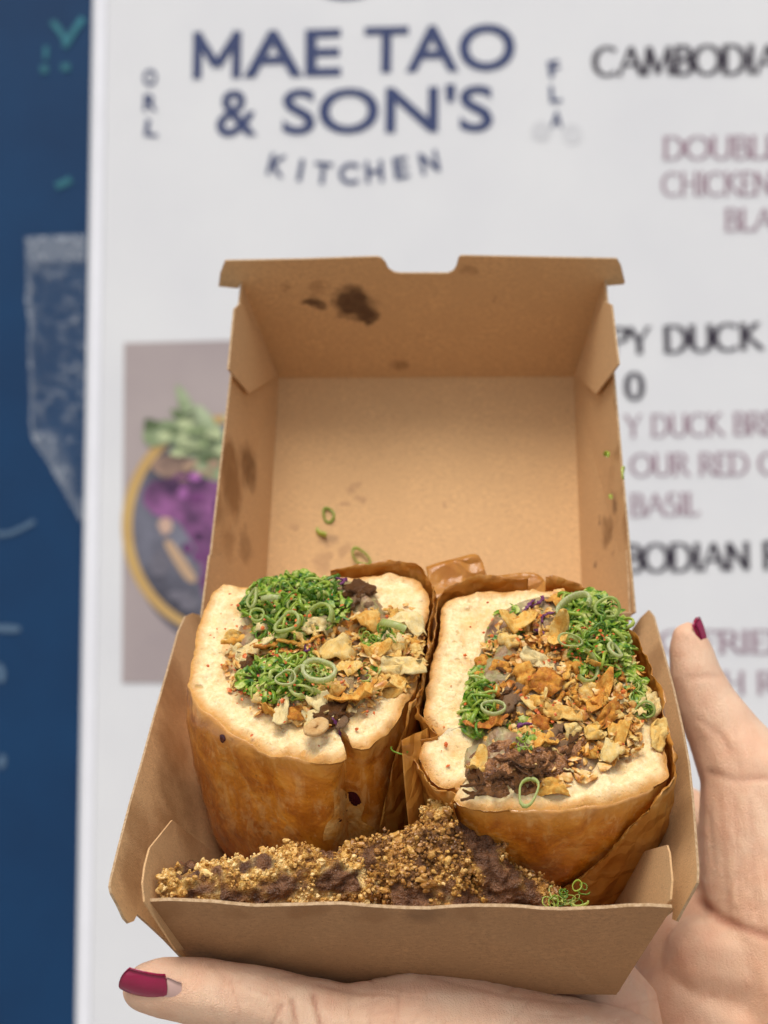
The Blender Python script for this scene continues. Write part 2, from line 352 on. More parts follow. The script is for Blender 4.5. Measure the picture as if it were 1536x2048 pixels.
# Roman capitals: strokes that are thick upright and thin across, with serifs
def arc(cx, cy, rx, ry, a0, a1, n=18): return [(cx + rx * math.cos(R(a0 + (a1 - a0) * i / n)), cy + ry * math.sin(R(a0 + (a1 - a0) * i / n))) for i in range(n + 1)]
def ln(*p): return list(p)
GL = {  # width, strokes, serif feet (x, y)
 'A': (.82, [ln((.02, 0), (.40, 1)), ln((.40, 1), (.80, 0)), ln((.17, .36), (.65, .36))], [(.02, 0), (.80, 0)]),
 'B': (.60, [ln((.10, 0), (.10, 1)), [(.10, 1)] + arc(.30, .76, .20, .24, 90, -90) + [(.10, .52)], [(.10, .52)] + arc(.32, .26, .25, .26, 90, -90) + [(.10, 0)]], [(.1, 0), (.1, 1)]),
 'C': (.80, [arc(.45, .5, .43, .5, 48, 312)], []),
 'D': (.80, [ln((.10, 0), (.10, 1)), [(.10, 1)] + arc(.32, .5, .43, .5, 90, -90) + [(.10, 0)]], [(.1, 0), (.1, 1)]),
 'E': (.54, [ln((.10, 0), (.10, 1)), ln((.1, 1), (.48, 1), (.48, .88)), ln((.1, .52), (.42, .52)), ln((.1, 0), (.52, 0), (.52, .13))], [(.1, 0), (.1, 1)]),
 'F': (.52, [ln((.10, 0), (.10, 1)), ln((.1, 1), (.50, 1), (.50, .86)), ln((.1, .52), (.42, .52))], [(.1, 0), (.1, 1)]),
 'G': (.84, [arc(.45, .5, .43, .5, 48, 320), ln((.76, .04), (.76, .40))], [(.76, .4)]),
 'H': (.82, [ln((.10, 0), (.10, 1)), ln((.70, 0), (.70, 1)), ln((.1, .52), (.7, .52))], [(.1, 0), (.1, 1), (.7, 0), (.7, 1)]),
 'I': (.24, [ln((.12, 0), (.12, 1))], [(.12, 0), (.12, 1)]),
 'K': (.72, [ln((.10, 0), (.10, 1)), ln((.1, .48), (.58, 1)), ln((.2, .56), (.72, 0))], [(.1, 0), (.1, 1), (.58, 1), (.7, 0)]),
 'L': (.52, [ln((.10, 0), (.10, 1)), ln((.1, 0), (.50, 0), (.50, .14))], [(.1, 0), (.1, 1)]),
 'M': (1.0, [ln((.06, 0), (.16, 1)), ln((.16, 1), (.50, .04)), ln((.50, .04), (.84, 1)), ln((.84, 1), (.94, 0))], [(.06, 0), (.94, 0)]),
 'N': (.86, [ln((.10, 0), (.10, 1)), ln((.10, 1), (.74, 0)), ln((.74, 0), (.74, 1))], [(.1, 0), (.74, 1)]),
 'O': (.92, [arc(.46, .5, .43, .5, 0, 360, 28)], []),
 'P': (.58, [ln((.10, 0), (.10, 1)), [(.10, 1)] + arc(.30, .74, .24, .26, 90, -90) + [(.10, .48)]], [(.1, 0), (.1, 1)]),
 'R': (.66, [ln((.10, 0), (.10, 1)), [(.10, 1)] + arc(.30, .75, .22, .25, 90, -90) + [(.10, .5)], ln((.30, .5), (.66, 0))], [(.1, 0), (.1, 1), (.66, 0)]),
 'S': (.52, [arc(.27, .755, .20, .245, 40, 270, 12)[:-1] + arc(.25, .26, .23, .26, 90, -140, 14)], []),
 'U': (.80, [ln((.10, 1), (.10, .35)) + arc(.40, .32, .30, .32, 180, 360, 14) + ln((.70, .35), (.70, 1))], [(.1, 1), (.7, 1)]),
 'Y': (.70, [ln((.02, 1), (.34, .46)), ln((.66, 1), (.34, .46)), ln((.34, .46), (.34, 0))], [(.02, 1), (.66, 1), (.34, 0)]),
 '0': (.62, [arc(.30, .5, .26, .5, 0, 360, 24)], [])}
def serif(word, p0, p1, cap, mat, thick=.155, thin=.07):
    a = Vector((*wp(*p0, DT), 0)); b = Vector((*wp(*p1, DT), 0)); c = Vector((*wp(p0[0], p0[1] - cap, DT), 0))
    e = (b - a).normalized(); n = Vector((-e.y, e.x, 0)); h = (c - a).length
    tw = sum(.42 if ch == ' ' else GL[ch][0] + .06 for ch in word) - .06; sx = (b - a).length / (tw * h)
    vs = []; fs = []; x = 0; lay = 0
    def put(X, Y):
        q = a + e * (X * h * sx) + n * (Y * h); vs.append(W(q.x, q.y, DT + lay * 2e-5)); return len(vs) - 1
    for ch in word:
        if ch == ' ': x += .42; continue
        wd, strokes, feet = GL[ch]
        for st in strokes:
            lay = (lay + 1) % 7; prev = None
            for i, p in enumerate(st):
                q0 = Vector(st[max(0, i - 1)]); q1 = Vector(st[min(len(st) - 1, i + 1)]); t = (q1 - q0).normalized()
                wdt = thin + (thick - thin) * abs(t.y) ** 1.5
                if ch in 'AMNY' and t.x * t.y > 0 and abs(t.y) < .99: wdt *= .6
                o = Vector((-t.y, t.x)) * wdt / 2; cur = (put(x + p[0] + o.x, p[1] + o.y), put(x + p[0] - o.x, p[1] - o.y))
                if prev: fs.append([prev[0], prev[1], cur[1], cur[0]])
                prev = cur
        for fx, fy in feet:
            lay = (lay + 1) % 7; y0 = fy - .02 if fy > .5 else fy - .02
            fs.append([put(x + fx - .12, y0), put(x + fx + .12, y0), put(x + fx + .12, y0 + .045), put(x + fx - .12, y0 + .045)])
        x += wd + .06
    return part('lettering', vs, fs, mat, T, smooth=False)
GL['m'] = (1.0, [ln((.10, 0), (.10, 1)), ln((.90, 0), (.90, 1)), ln((.07, .97), (.50, .26)), ln((.93, .97), (.50, .26))], [])
serif('m', (384, 158), (482, 156), 94, M_NAVY, .185, .185)
B_ = dict(thick=.21, thin=.10)
serif('CAMBODIA', (1188, 151), (1560, 146), 56, M_DARK, **B_)
serif('DOUBLE', (1326, 318), (1560, 316), 44, M_MAUVE); serif('CHICKEN', (1325, 391), (1545, 389), 45, M_MAUVE); serif('BLA', (1450, 461), (1548, 460), 43, M_MAUVE)
serif('PY DUCK', (1222, 709), (1524, 698), 52, M_DARK, **B_)
serif('0', (1252, 799), (1288, 798), 52, M_DARK, **B_)
serif('Y DUCK BRE', (1252, 874), (1552, 868), 43, M_MAUVE); serif('OUR RED C', (1262, 952), (1556, 948), 43, M_MAUVE); serif('BASIL', (1262, 1032), (1398, 1029), 43, M_MAUVE)
serif('BODIAN F', (1252, 1144), (1556, 1138), 54, M_DARK, **B_)
serif('G FRIED', (1320, 1306), (1590, 1306), 44, M_MAUVE); serif('H RICE', (1448, 1388), (1640, 1388), 44, M_MAUVE)
# foot of the printed emblem above the name, cut by the top of the picture
vs, fs = polyflat([wp(690 + 62 * math.cos(R(a)), -27 + 26 * math.sin(R(a)), DT) for a in range(0, 360, 12)][::-1], DT); part('emblem', vs, fs, M_NAVY, T, smooth=False)
# pale discs of adhesive showing through near the letter A
for x, y in ((1082, 262), (1145, 268)):
    vs, fs = polyflat([wp(x + 20 * math.cos(R(a)), y + 20 * math.sin(R(a)), DT) for a in range(0, 360, 20)][::-1], DT - .0002); part('adhesive_dot', vs, fs, flat('adhesive', (.62, .62, .63), .4), T, smooth=False)
# printed photo of a bowl of salad
s_ = NT('print_taupe'); M_TAUPE = s_.set(s_.mix(s_.ramp(s_.noise(9, 4), .3, .7), (.33, .27, .27), (.43, .36, .34)), .5)
def wpoly(pts, d, n=60): return polyflat([tuple(p)[:2] for p in catmull([(*wp(x, y, d), 0) for x, y in pts], n)], d)
vs, fs = polyflat([wp(244, 1366, DT), wp(640, 1366, DT), wp(640, 676, DT), wp(248, 686, DT)], DT); ph = part('photo_print', vs, fs, M_TAUPE, T, smooth=False)
def pr(name, pts, lay, mat, n=60):
    vs, fs = wpoly(pts, DT + .0002 * lay, n); return part(name, vs, fs, mat, T, parent=ph, smooth=False)
def ell(cx, cy, rx, ry, k=26, j=0): return [(cx + rx * (1 + j * random.uniform(-1, 1)) * math.cos(2 * PI * i / k), cy - ry * (1 + j * random.uniform(-1, 1)) * math.sin(2 * PI * i / k)) for i in range(k)]
pr('printed_shadow', ell(460, 1075, 200, 225), 1, flat('print_shade', (.10, .09, .115), .5))
pr('printed_bowl', ell(450, 1052, 207, 222), 2, mat_simple('print_gold', (.45, .26, .09), (.56, .36, .12), 12, .5, 0))
pr('printed_bowl', ell(455, 1052, 190, 206), 3, mat_simple('print_slate', (.045, .042, .06), (.20, .20, .25), 16, .5, 0))
M_PCAB = mat_simple('print_purple', (.06, .02, .065), (.30, .10, .27), 55, .5, 0)
M_PLEAF = mat_simple('print_leaf', (.16, .22, .09), (.42, .49, .30), 30, .5, 0)
pr('printed_cabbage', [(285, 1000), (300, 965), (340, 955), (400, 945), (470, 940), (500, 1010), (490, 1120), (440, 1190), (405, 1190), (400, 1120), (375, 1070), (350, 1040), (310, 1030)], 5, M_PCAB)
pr('printed_noodle', ell(330, 1050, 14, 16, 10, .2), 5, flat('print_peach', (.55, .36, .27), .5)); pr('printed_noodle', [(330, 1090), (345, 1085), (390, 1150), (385, 1165), (365, 1150)], 5, flat('print_peach', (.50, .33, .20), .5))
pr('printed_mushroom', ell(350, 935, 42, 28, 12, .15), 4, mat_simple('print_brown', (.08, .05, .045), (.38, .24, .17), 40, .5, 0))
for pts in ([(285, 870), (300, 848), (340, 840), (375, 850), (420, 870), (430, 910), (390, 905), (350, 888), (300, 892)], [(340, 820), (375, 825), (400, 810), (440, 860), (450, 930), (400, 930), (385, 880)], [(352, 772), (372, 785), (395, 830), (402, 870), (380, 862), (362, 830)], [(410, 880), (440, 900), (445, 960), (400, 950), (385, 925)]):
    pr('printed_leaf', pts, 6, M_PLEAF)
rp = random.Random(3); PP = [flat('print_violet', (.40, .13, .38), .5, .3, 90), flat('print_plum', (.05, .012, .06), .5, .3, 90), flat('print_mauve_dark', (.17, .04, .16), .5, .3, 90)]; PL = [flat('print_lime', (.46, .52, .28), .5, .2, 90), flat('print_moss', (.09, .13, .05), .5, .2, 90), flat('print_sage', (.24, .31, .14), .5, .2, 90)]
for k in range(34):
    x, y = rp.uniform(295, 470), rp.uniform(950, 1180)
    if y > 1040 and x < 365: continue
    pr('printed_cabbage', ell(x, y, rp.uniform(6, 17), rp.uniform(5, 12), 9, .35), 6 + k % 5, rp.choice(PP), 24)
for k in range(26): pr('printed_leaf', ell(rp.gauss(385, 42), rp.gauss(868, 30), rp.uniform(5, 20), rp.uniform(4, 12), 9, .35), 7 + k % 5, rp.choice(PL), 24)
for k in range(9): pr('printed_noodle', ell(rp.uniform(330, 440), rp.uniform(925, 960), rp.uniform(6, 16), rp.uniform(4, 9), 9, .3), 6 + k % 4, flat('print_tan', (.40, .26, .17), .5), 24)
for k in range(8): pr('printed_noodle', ell(rp.uniform(290, 420), rp.uniform(1090, 1215), rp.uniform(10, 30), rp.uniform(6, 14), 9, .3), 4, flat('print_slate_light', (.15, .14, .17), .5), 24)
# marks on the blue wall
M_TEAL = flat('teal_ink', (.012, .13, .17), .5, .3, 60)
def wmark(name, pts, mat, label, n=40, th=.0006):
    vs, fs = wpoly(pts, .0009, n); return solo(name, vs, fs, mat, label, 'sticker' if name == 'sticker' else 'paint mark', M=Matrix.Translation(vs[0]), smooth=False)
def stroke(pts, wd):
    L = []; Rr = []
    for i, p in enumerate(pts):
        q0 = Vector(pts[max(0, i - 1)]); q1 = Vector(pts[min(len(pts) - 1, i + 1)]); t = (q1 - q0).normalized(); o = Vector((-t.y, t.x)) * wd / 2
        L.append((p[0] + o.x, p[1] + o.y)); Rr.append((p[0] - o.x, p[1] - o.y))
    return (L + Rr[::-1])
def wall_writing(strokes, label):
    vs = []; fs = []
    for k, (pts, wd) in enumerate(strokes):
        poly = stroke(pts, wd); m = len(pts); b = len(vs); d = .0009 + k * 1e-4
        vs += [W(*wp(x, y, d), d) for x, y in poly]; fs += [[b + i, b + i + 1, b + 2 * m - 2 - i, b + 2 * m - 1 - i] for i in range(m - 1)]
    return solo('painted_letter', vs, fs, M_TEAL, label, 'lettering', M=Matrix.Translation(vs[0]), smooth=False)
wall_writing([([(104, 42), (120, 62), (134, 84)], 13), ([(166, 36), (150, 58), (134, 84), (128, 94)], 13)], 'blurred teal letter Y painted on the blue wall by the board')
wall_writing([([(92, 92), (91, 118)], 9), ([(88, 130), (89, 146)], 15)], 'short teal stroke with a dot below it, left of a lone dot on the wall')
wall_writing([([(122, 134), (140, 134)], 15)], 'lone teal dot on the blue wall right of the short teal stroke')
wall_writing([([(112, 372), (128, 366), (142, 358)], 15)], 'small teal smudge on the blue wall well below the teal letter Y')
s_ = NT('clear_tape'); vv = s_.ramp(s_.noise(110, 4, .7), .50, .66); edg = s_.attr('edge')
mask = s_.math('ADD', s_.math('MULTIPLY', vv, .30), s_.math('MULTIPLY', edg, .30), True); mask = s_.math('ADD', mask, .04, True)
tr = s_.n.new('ShaderNodeBsdfTransparent'); mx = s_.n.new('ShaderNodeMixShader'); s_.set((.46, .50, .56), .3); s_.put(mx.inputs[0], mask)
s_.l(tr.outputs[0], mx.inputs[1]); s_.l(s_.p.outputs[0], mx.inputs[2]); s_.l(mx.outputs[0], s_.out.inputs[0]); M_TAPE = s_.m
def tape():
    L = [(50, 474), (52, 520), (53, 570), (50, 600), (58, 650), (56, 700), (60, 780), (62, 868), (95, 925), (160, 1040)]; n = 40
    Ls = catmull([(x, y, 0) for x, y in L], n, False); vs = []; ed = []; fs = []; m = 14
    for i, p in enumerate(Ls):
        for j in range(m + 1):
            f = j / m; x = p.x + (172 - p.x) * f; y = p.y + (0 if i > 0 else 0) - 6 * f * (1 - i / n)
            d = .0010 + .0006 * (fbm((x, y, 0), .02, 2) + .5); vs.append(W(*wp(x, y, d), d))
            e = max(0, 1 - j / 1.3) * .9; e = max(e, 1.0 if i < 4 else 0, .9 * max(0, 1 - abs(i - 38) / 2.5 - 0 * f))
            if p.y > 868: e = max(e, 1 - f * 1.6)
            if j == 2 and 500 < p.y < 540 or (560 < p.y < 660 and j < 2): e = max(e, .7)
            ed.append(max(0, e))
    for i in range(n - 1):
        for j in range(m): a = i * (m + 1) + j; fs.append([a, a + 1, a + m + 2, a + m + 1])
    return solo('clear_tape', vs, fs, M_TAPE, 'torn strip of clear tape stuck on the blue wall beside the board edge', 'tape', M=Matrix.Translation(vs[0]), attr={'edge': ed})
tape()
M_SCR = flat('pale_scratch', (.07, .13, .21), .5)
for pts, wd, lab in (([(-8, 1068), (20, 1066), (55, 1050), (68, 1042)], 9, 'upper pale curved scratch on the blue wall at mid height'),
                 ([(-8, 1256), (36, 1258)], 12, 'straight pale scuff on the blue wall below the curved scratch'),
                 ([(-6, 1330), (4, 1345), (0, 1362)], 14, 'pale round scuff on the blue wall at the very left'),
                 ([(-2, 1522), (10, 1524)], 22, 'lowest pale dot on the blue wall')):
    vs, fs = wpoly(stroke(pts, wd), .0009, 30); solo('paint_scratch', vs, fs, M_SCR, lab, 'scratch', M=Matrix.Translation(vs[0]), smooth=False)
# ---------------------------------------------------------------- the box
TH = R(31.8); YAW = R(2.8)
GX = Vector((.0058, .39, 0)); RZ = Matrix.Rotation(-YAW, 4, 'Z')
def G(x, Y, Z): return GX + RZ.to_3x3() @ Vector((x, Y - .39, Z))
O = G(0, .4227, -.1276)
BM = Matrix.Translation(O) @ RZ @ Matrix.Rotation(TH, 4, 'X'); BI = BM.inverted(); BR = BM.to_3x3()
def Lw(x, y, z): return BM @ Vector((x, y, z))
CAMB = BI @ Vector((0, 0, 0))
def on_plane(px, py, n, c):
    """photo pixel -> point (box coordinates) on the plane n.p = c"""
    d = BI.to_3x3() @ ray(px, py); n = Vector(n); t = (c - n.dot(CAMB)) / n.dot(d); return CAMB + d * t
BW = .0545; BD_ = .104; BH = .046
box = Thing('takeout_box', 'open brown kraft cardboard takeout box holding a cut sandwich, lid tipped back', 'takeout box', BM)
def plate(name, pts, mats, t=.0007, away=None, label=None):
    """card from world polygon, thickened towards 'away'; smooth outline, edge in raw card"""
    P = [Vector(p) for p in pts]; n = Vector()
    for i in range(len(P)): n += (P[i] - P[0]).cross(P[(i + 1) % len(P)] - P[0])
    n.normalize(); c = sum(P, Vector()) / len(P)
    if away is not None and n.dot(away) < 0: n = -n
    k = len(P); vs = P + [p + n * t for p in P]
    bm = bmesh.new(); bv = [bm.verts.new(v) for v in P]; es = [bm.edges.new((bv[i], bv[(i + 1) % k])) for i in range(k)]
    bmesh.ops.triangle_fill(bm, edges=es, use_beauty=True); bm.verts.index_update(); tri = [[v.index for v in f.verts] for f in bm.faces]
    bm.free(); fs = []; mi = []
    for f in tri:
        nn = (P[f[1]] - P[f[0]]).cross(P[f[2]] - P[f[0]])
        g = f if nn.dot(n) < 0 else f[::-1]
        fs.append(g); mi.append(0); fs.append([i + k for i in g[::-1]]); mi.append(1)
    for i in range(k): fs.append([i, (i + 1) % k, k + (i + 1) % k, k + i]); mi.append(2)
    return part(name, vs, fs, mats, box, smooth=False, mi=mi, label=label)
M_OUT = kraft('kraft_outside', KRAFT_OUT); M_IN = kraft('kraft_inside', KRAFT_IN); M_RAW = mat_simple('card_edge', (.34, .21, .10), (.52, .36, .21), 900, .9)
STN = (.20, .095, .032); STD = (.075, .033, .014); GRS = (.27, .125, .04)
toward = lambda: None
# base: floor and back wall
plate('floor_panel', [Lw(-BW, 0, 0), Lw(BW, 0, 0), Lw(BW, BD_, 0), Lw(-BW, BD_, 0)], [M_IN, M_OUT, M_RAW], away=BR @ Vector((0, 0, -1)))
H0 = G(0, .495, -.0316); HW = .0665
hl, hr = G(-HW, .495, -.0316), G(HW, .495, -.0316)
plate('back_panel', [Lw(-BW, BD_ + .0004, 0), Lw(BW, BD_ + .0004, 0), hr, hl], [M_IN, M_OUT, M_RAW], away=BR @ Vector((0, 1, -.2)))
# front wall: rim found where the photo shows it
fl_, fr_ = G(-.0650, .39, -.0965), G(.0650, .39, -.0965)
fbl, fbr = Lw(-BW, -.0004, 0), Lw(BW, -.0004, 0)
def hit(px, py, a, b, c):
    n = (b - a).cross(c - a); r = ray(px, py); return r * (a.dot(n) / r.dot(n))
def stf(lst, a, b, c):   # stain centres: photo pixels met with the panel's plane
    return [(BI @ hit(x, y, a, b, c), r, s_, col) for x, y, Y, r, s_, col in lst]
M_FRONT = kraft('kraft_front', KRAFT_OUT, stf([(330, 1812, .392, .0045, .7, GRS), (480, 1815, .392, .0040, .7, GRS), (610, 1815, .392, .0040, .75, GRS), (740, 1815, .392, .0045, .75, GRS), (850, 1816, .392, .0052, .8, STN), (930, 1816, .392, .0040, .7, GRS), (640, 1945, .415, .006, .35, GRS)], fl_, fr_, fbl))
rim = [fl_.lerp(fr_, i / 24) + BR @ Vector((0, .0006 * math.sin(i * .9), -.0009 * math.sin(PI * i / 24) + .00012 * math.sin(i * 2.3))) for i in range(25)]
plate('front_panel', [fbl] + rim + [fbr], [kraft('kraft_front_inside', KRAFT_IN), M_FRONT, M_RAW], t=.0009, away=BR @ Vector((0, -1, -.3)))
# side walls: outline traced on the plane x = +-(BW + k z)
def side_pts(sg, k, pix):
    return [on_plane(x, y, (sg, 0, -k), BW) for x, y in pix]
KS = .42
left_px = [(420, 1236), (404, 1231), (385, 1226), (372, 1232), (358, 1262), (335, 1345), (308, 1440), (285, 1525), (262, 1605), (240, 1690), (224, 1755), (221, 1772), (224, 1786), (238, 1812), (249, 1836), (258, 1846), (268, 1842), (275, 1828), (300, 1850), (330, 1878)]
P = [BM @ p for p in side_pts(-1, KS, left_px)] + [Lw(-BW, -.0006, .0003), Lw(-BW - .0002, BD_, .0003)]
M_SL = kraft('kraft_side_left', KRAFT_IN, stf([(345, 1380, .45, .011, .55, GRS), (350, 1500, .44, .010, .6, GRS), (355, 1600, .43, .012, .6, STN), (340, 1680, .42, .010, .6, GRS), (275, 1650, .40, .008, .5, GRS), (262, 1740, .40, .007, .45, GRS)], P[0], P[15], P[-1]))
plate('side_panel', P, [M_SL, M_OUT, M_RAW], away=BR @ Vector((-1, 0, -.3)))
right_px = [(1262, 1262), (1280, 1236), (1297, 1220), (1306, 1232), (1322, 1290), (1345, 1375), (1362, 1450), (1376, 1525), (1384, 1600), (1390, 1680), (1394, 1740), (1393, 1765), (1380, 1790), (1362, 1822), (1352, 1842), (1344, 1838), (1346, 1818), (1320, 1838)]
P = [BM @ p for p in side_pts(1, KS, right_px)] + [Lw(BW, -.0006, .0003), Lw(BW + .0002, BD_, .0003)]
M_SR = kraft('kraft_side_right', KRAFT_IN, stf([(1310, 1330, .46, .008, .45, GRS), (1350, 1550, .43, .010, .35, GRS), (1370, 1650, .42, .009, .4, GRS)], P[2], P[15], P[-1]))
plate('side_panel', P, [M_SR, M_OUT, M_RAW], away=BR @ Vector((1, 0, -.3)))
# corner tabs of the front wall, folded back inside the side walls
def tab(sg, k, pix, off):
    P = [BM @ on_plane(x, y, (sg, 0, -k), BW - off) for x, y in pix]
    plate('corner_tab', P, [M_SL if sg < 0 else M_SR, M_IN, M_SL if sg < 0 else M_SR], t=.0005, away=BR @ Vector((sg, 0, 0)))
tab(-1, .242, [(290, 1803), (286, 1765), (291, 1730), (300, 1696), (345, 1640), (420, 1700), (430, 1900), (352, 1900)], .0008)
tab(1, .242, [(1340, 1798), (1343, 1760), (1338, 1705), (1333, 1690), (1290, 1702), (1215, 1760), (1200, 1960), (1228, 1980)], .0008)
# lid
PH = R(27); LU = Vector((0, math.sin(PH), math.cos(PH))); LN = Vector((0, math.cos(PH), -math.sin(PH)))
def LD(x, u, n): q = Vector((0, .495, -.0316)) + LU * u + LN * n; return G(x, q.y, q.z)
LH = .048; PW = .0552; RW = .0645
pb0, pb1, pt0, pt1 = LD(-PW, .010, LH), LD(PW, .010, LH), LD(-PW, .1165, LH), LD(PW, .1165, LH)
rt0, rt1 = LD(-RW + .0006, .1268, .0006), LD(RW - .0012, .1268, .0006); rb0, rb1 = LD(-HW - .0012, .0005, .0004), LD(HW + .0008, .0005, .0004)
M_LP = kraft('kraft_lid_panel', KRAFT_IN, stf([(712, 975, .575, .0022, .5, GRS), (722, 1000, .572, .0020, .5, GRS), (690, 1000, .572, .0014, .5, GRS), (655, 1080, .568, .0032, .5, STN), (690, 1098, .566, .0025, .4, GRS), (650, 1120, .563, .0030, .4, GRS), (590, 1050, .57, .002, .3, GRS), (890, 1010, .572, .001, .5, GRS)], pb0, pb1, pt0))
plate('lid_panel', [pb0, pb1, pt1, pt0], [M_LP, M_OUT, M_RAW], away=LN)
plate('lid_hinge_panel', [hl + LN * .0004, hr + LN * .0004, pb1, pb0], [M_IN, M_OUT, M_RAW], away=-LU)
M_LT = kraft('kraft_lid_top', tuple(x * .92 for x in KRAFT_IN), stf([(720, 612, .553, .0072, .95, STD), (700, 596, .553, .0062, .95, STD), (738, 632, .556, .0045, .9, STD), (632, 605, .553, .0034, .85, STD), (612, 606, .553, .0022, .7, STD), (640, 578, .55, .003, .4, STN), (570, 578, .55, .002, .4, STN), (800, 730, .59, .0035, .6, STN), (985, 600, .553, .0016, .4, STN), (940, 545, .548, .0025, .4, STN)], pt0, pt1, rt0))
# top wall and its locking flange: one card, outline with the notch and the shoulders
wall_px = [(476, 577), (437, 573), (440, 548), (450, 522), (600, 519), (752, 514), (762, 516), (770, 524), (777, 538), (788, 545), (800, 547), (896, 547), (907, 542), (913, 532), (917, 516), (922, 512), (1080, 515), (1234, 518), (1242, 532), (1250, 566), (1246, 569), (1210, 572)]
plate('lid_front_panel', [pt0, pt1, rt1] + [hit(x, y, pt0, pt1, rt0) for x, y in wall_px[::-1]] + [rt0], [M_LT, M_OUT, M_RAW], away=LU)
M_LSL = kraft('kraft_lid_left', tuple(x * .95 for x in KRAFT_IN), stf([(505, 930, .55, .0085, .95, STN), (440, 900, .51, .008, .8, GRS), (470, 935, .52, .010, .9, GRS), (480, 985, .52, .009, .8, GRS), (450, 1010, .51, .007, .55, GRS), (470, 1080, .51, .006, .5, GRS), (500, 1090, .53, .006, .5, STN), (430, 1050, .50, .005, .45, GRS)], pb0, pt0, rt0))
M_LSR = kraft('kraft_lid_right', tuple(x * .95 for x in KRAFT_IN), stf([(1225, 800, .545, .0055, .8, STN), (1238, 830, .535, .004, .6, STN), (1225, 900, .53, .004, .55, GRS), (1240, 960, .52, .0065, .75, STN), (1215, 1000, .53, .0045, .7, STD), (1200, 1060, .53, .0055, .8, STN), (1190, 1040, .54, .0025, .8, STD), (1235, 1050, .51, .006, .6, GRS), (1210, 1110, .52, .003, .7, STN), (1185, 1120, .52, .0018, .7, STD)], pb1, pt1, rt1))
plate('lid_side_panel', [pb0, pt0, rt0, rb0], [M_LSL, M_OUT, M_RAW], away=RZ.to_3x3() @ Vector((-1, 0, 0)))
plate('lid_side_panel', [pb1, pt1, rt1, rb1], [M_LSR, M_OUT, M_RAW], away=RZ.to_3x3() @ Vector((1, 0, 0)))
def lid_tab(a, b, c, pix, sg, name='lid_corner_tab'):
    n = (b - a).cross(c - a).normalized()
    if n.x * sg > 0: n = -n
    o = a + n * .0009; P = []
    for x, y in pix: r = ray(x, y); P.append(r * (o.dot(n) / r.dot(n)))
    plate(name, P, [M_LSL if sg < 0 else M_LSR, M_IN, M_RAW], t=.0007, away=-n)
lid_tab(pb0, pt0, rt0, [(482, 606), (556, 752), (498, 786), (458, 738), (470, 618)], -1)
lid_tab(pb1, pt1, rt1, [(1208, 602), (1150, 748), (1192, 788), (1236, 728), (1222, 610)], 1)
lid_tab(pb0, pt0, rb0, [(420, 1110), (446, 1110), (470, 1235), (404, 1235)], -1); lid_tab(pb1, pt1, rb1, [(1236, 1108), (1252, 1100), (1258, 1230), (1185, 1230)], 1)
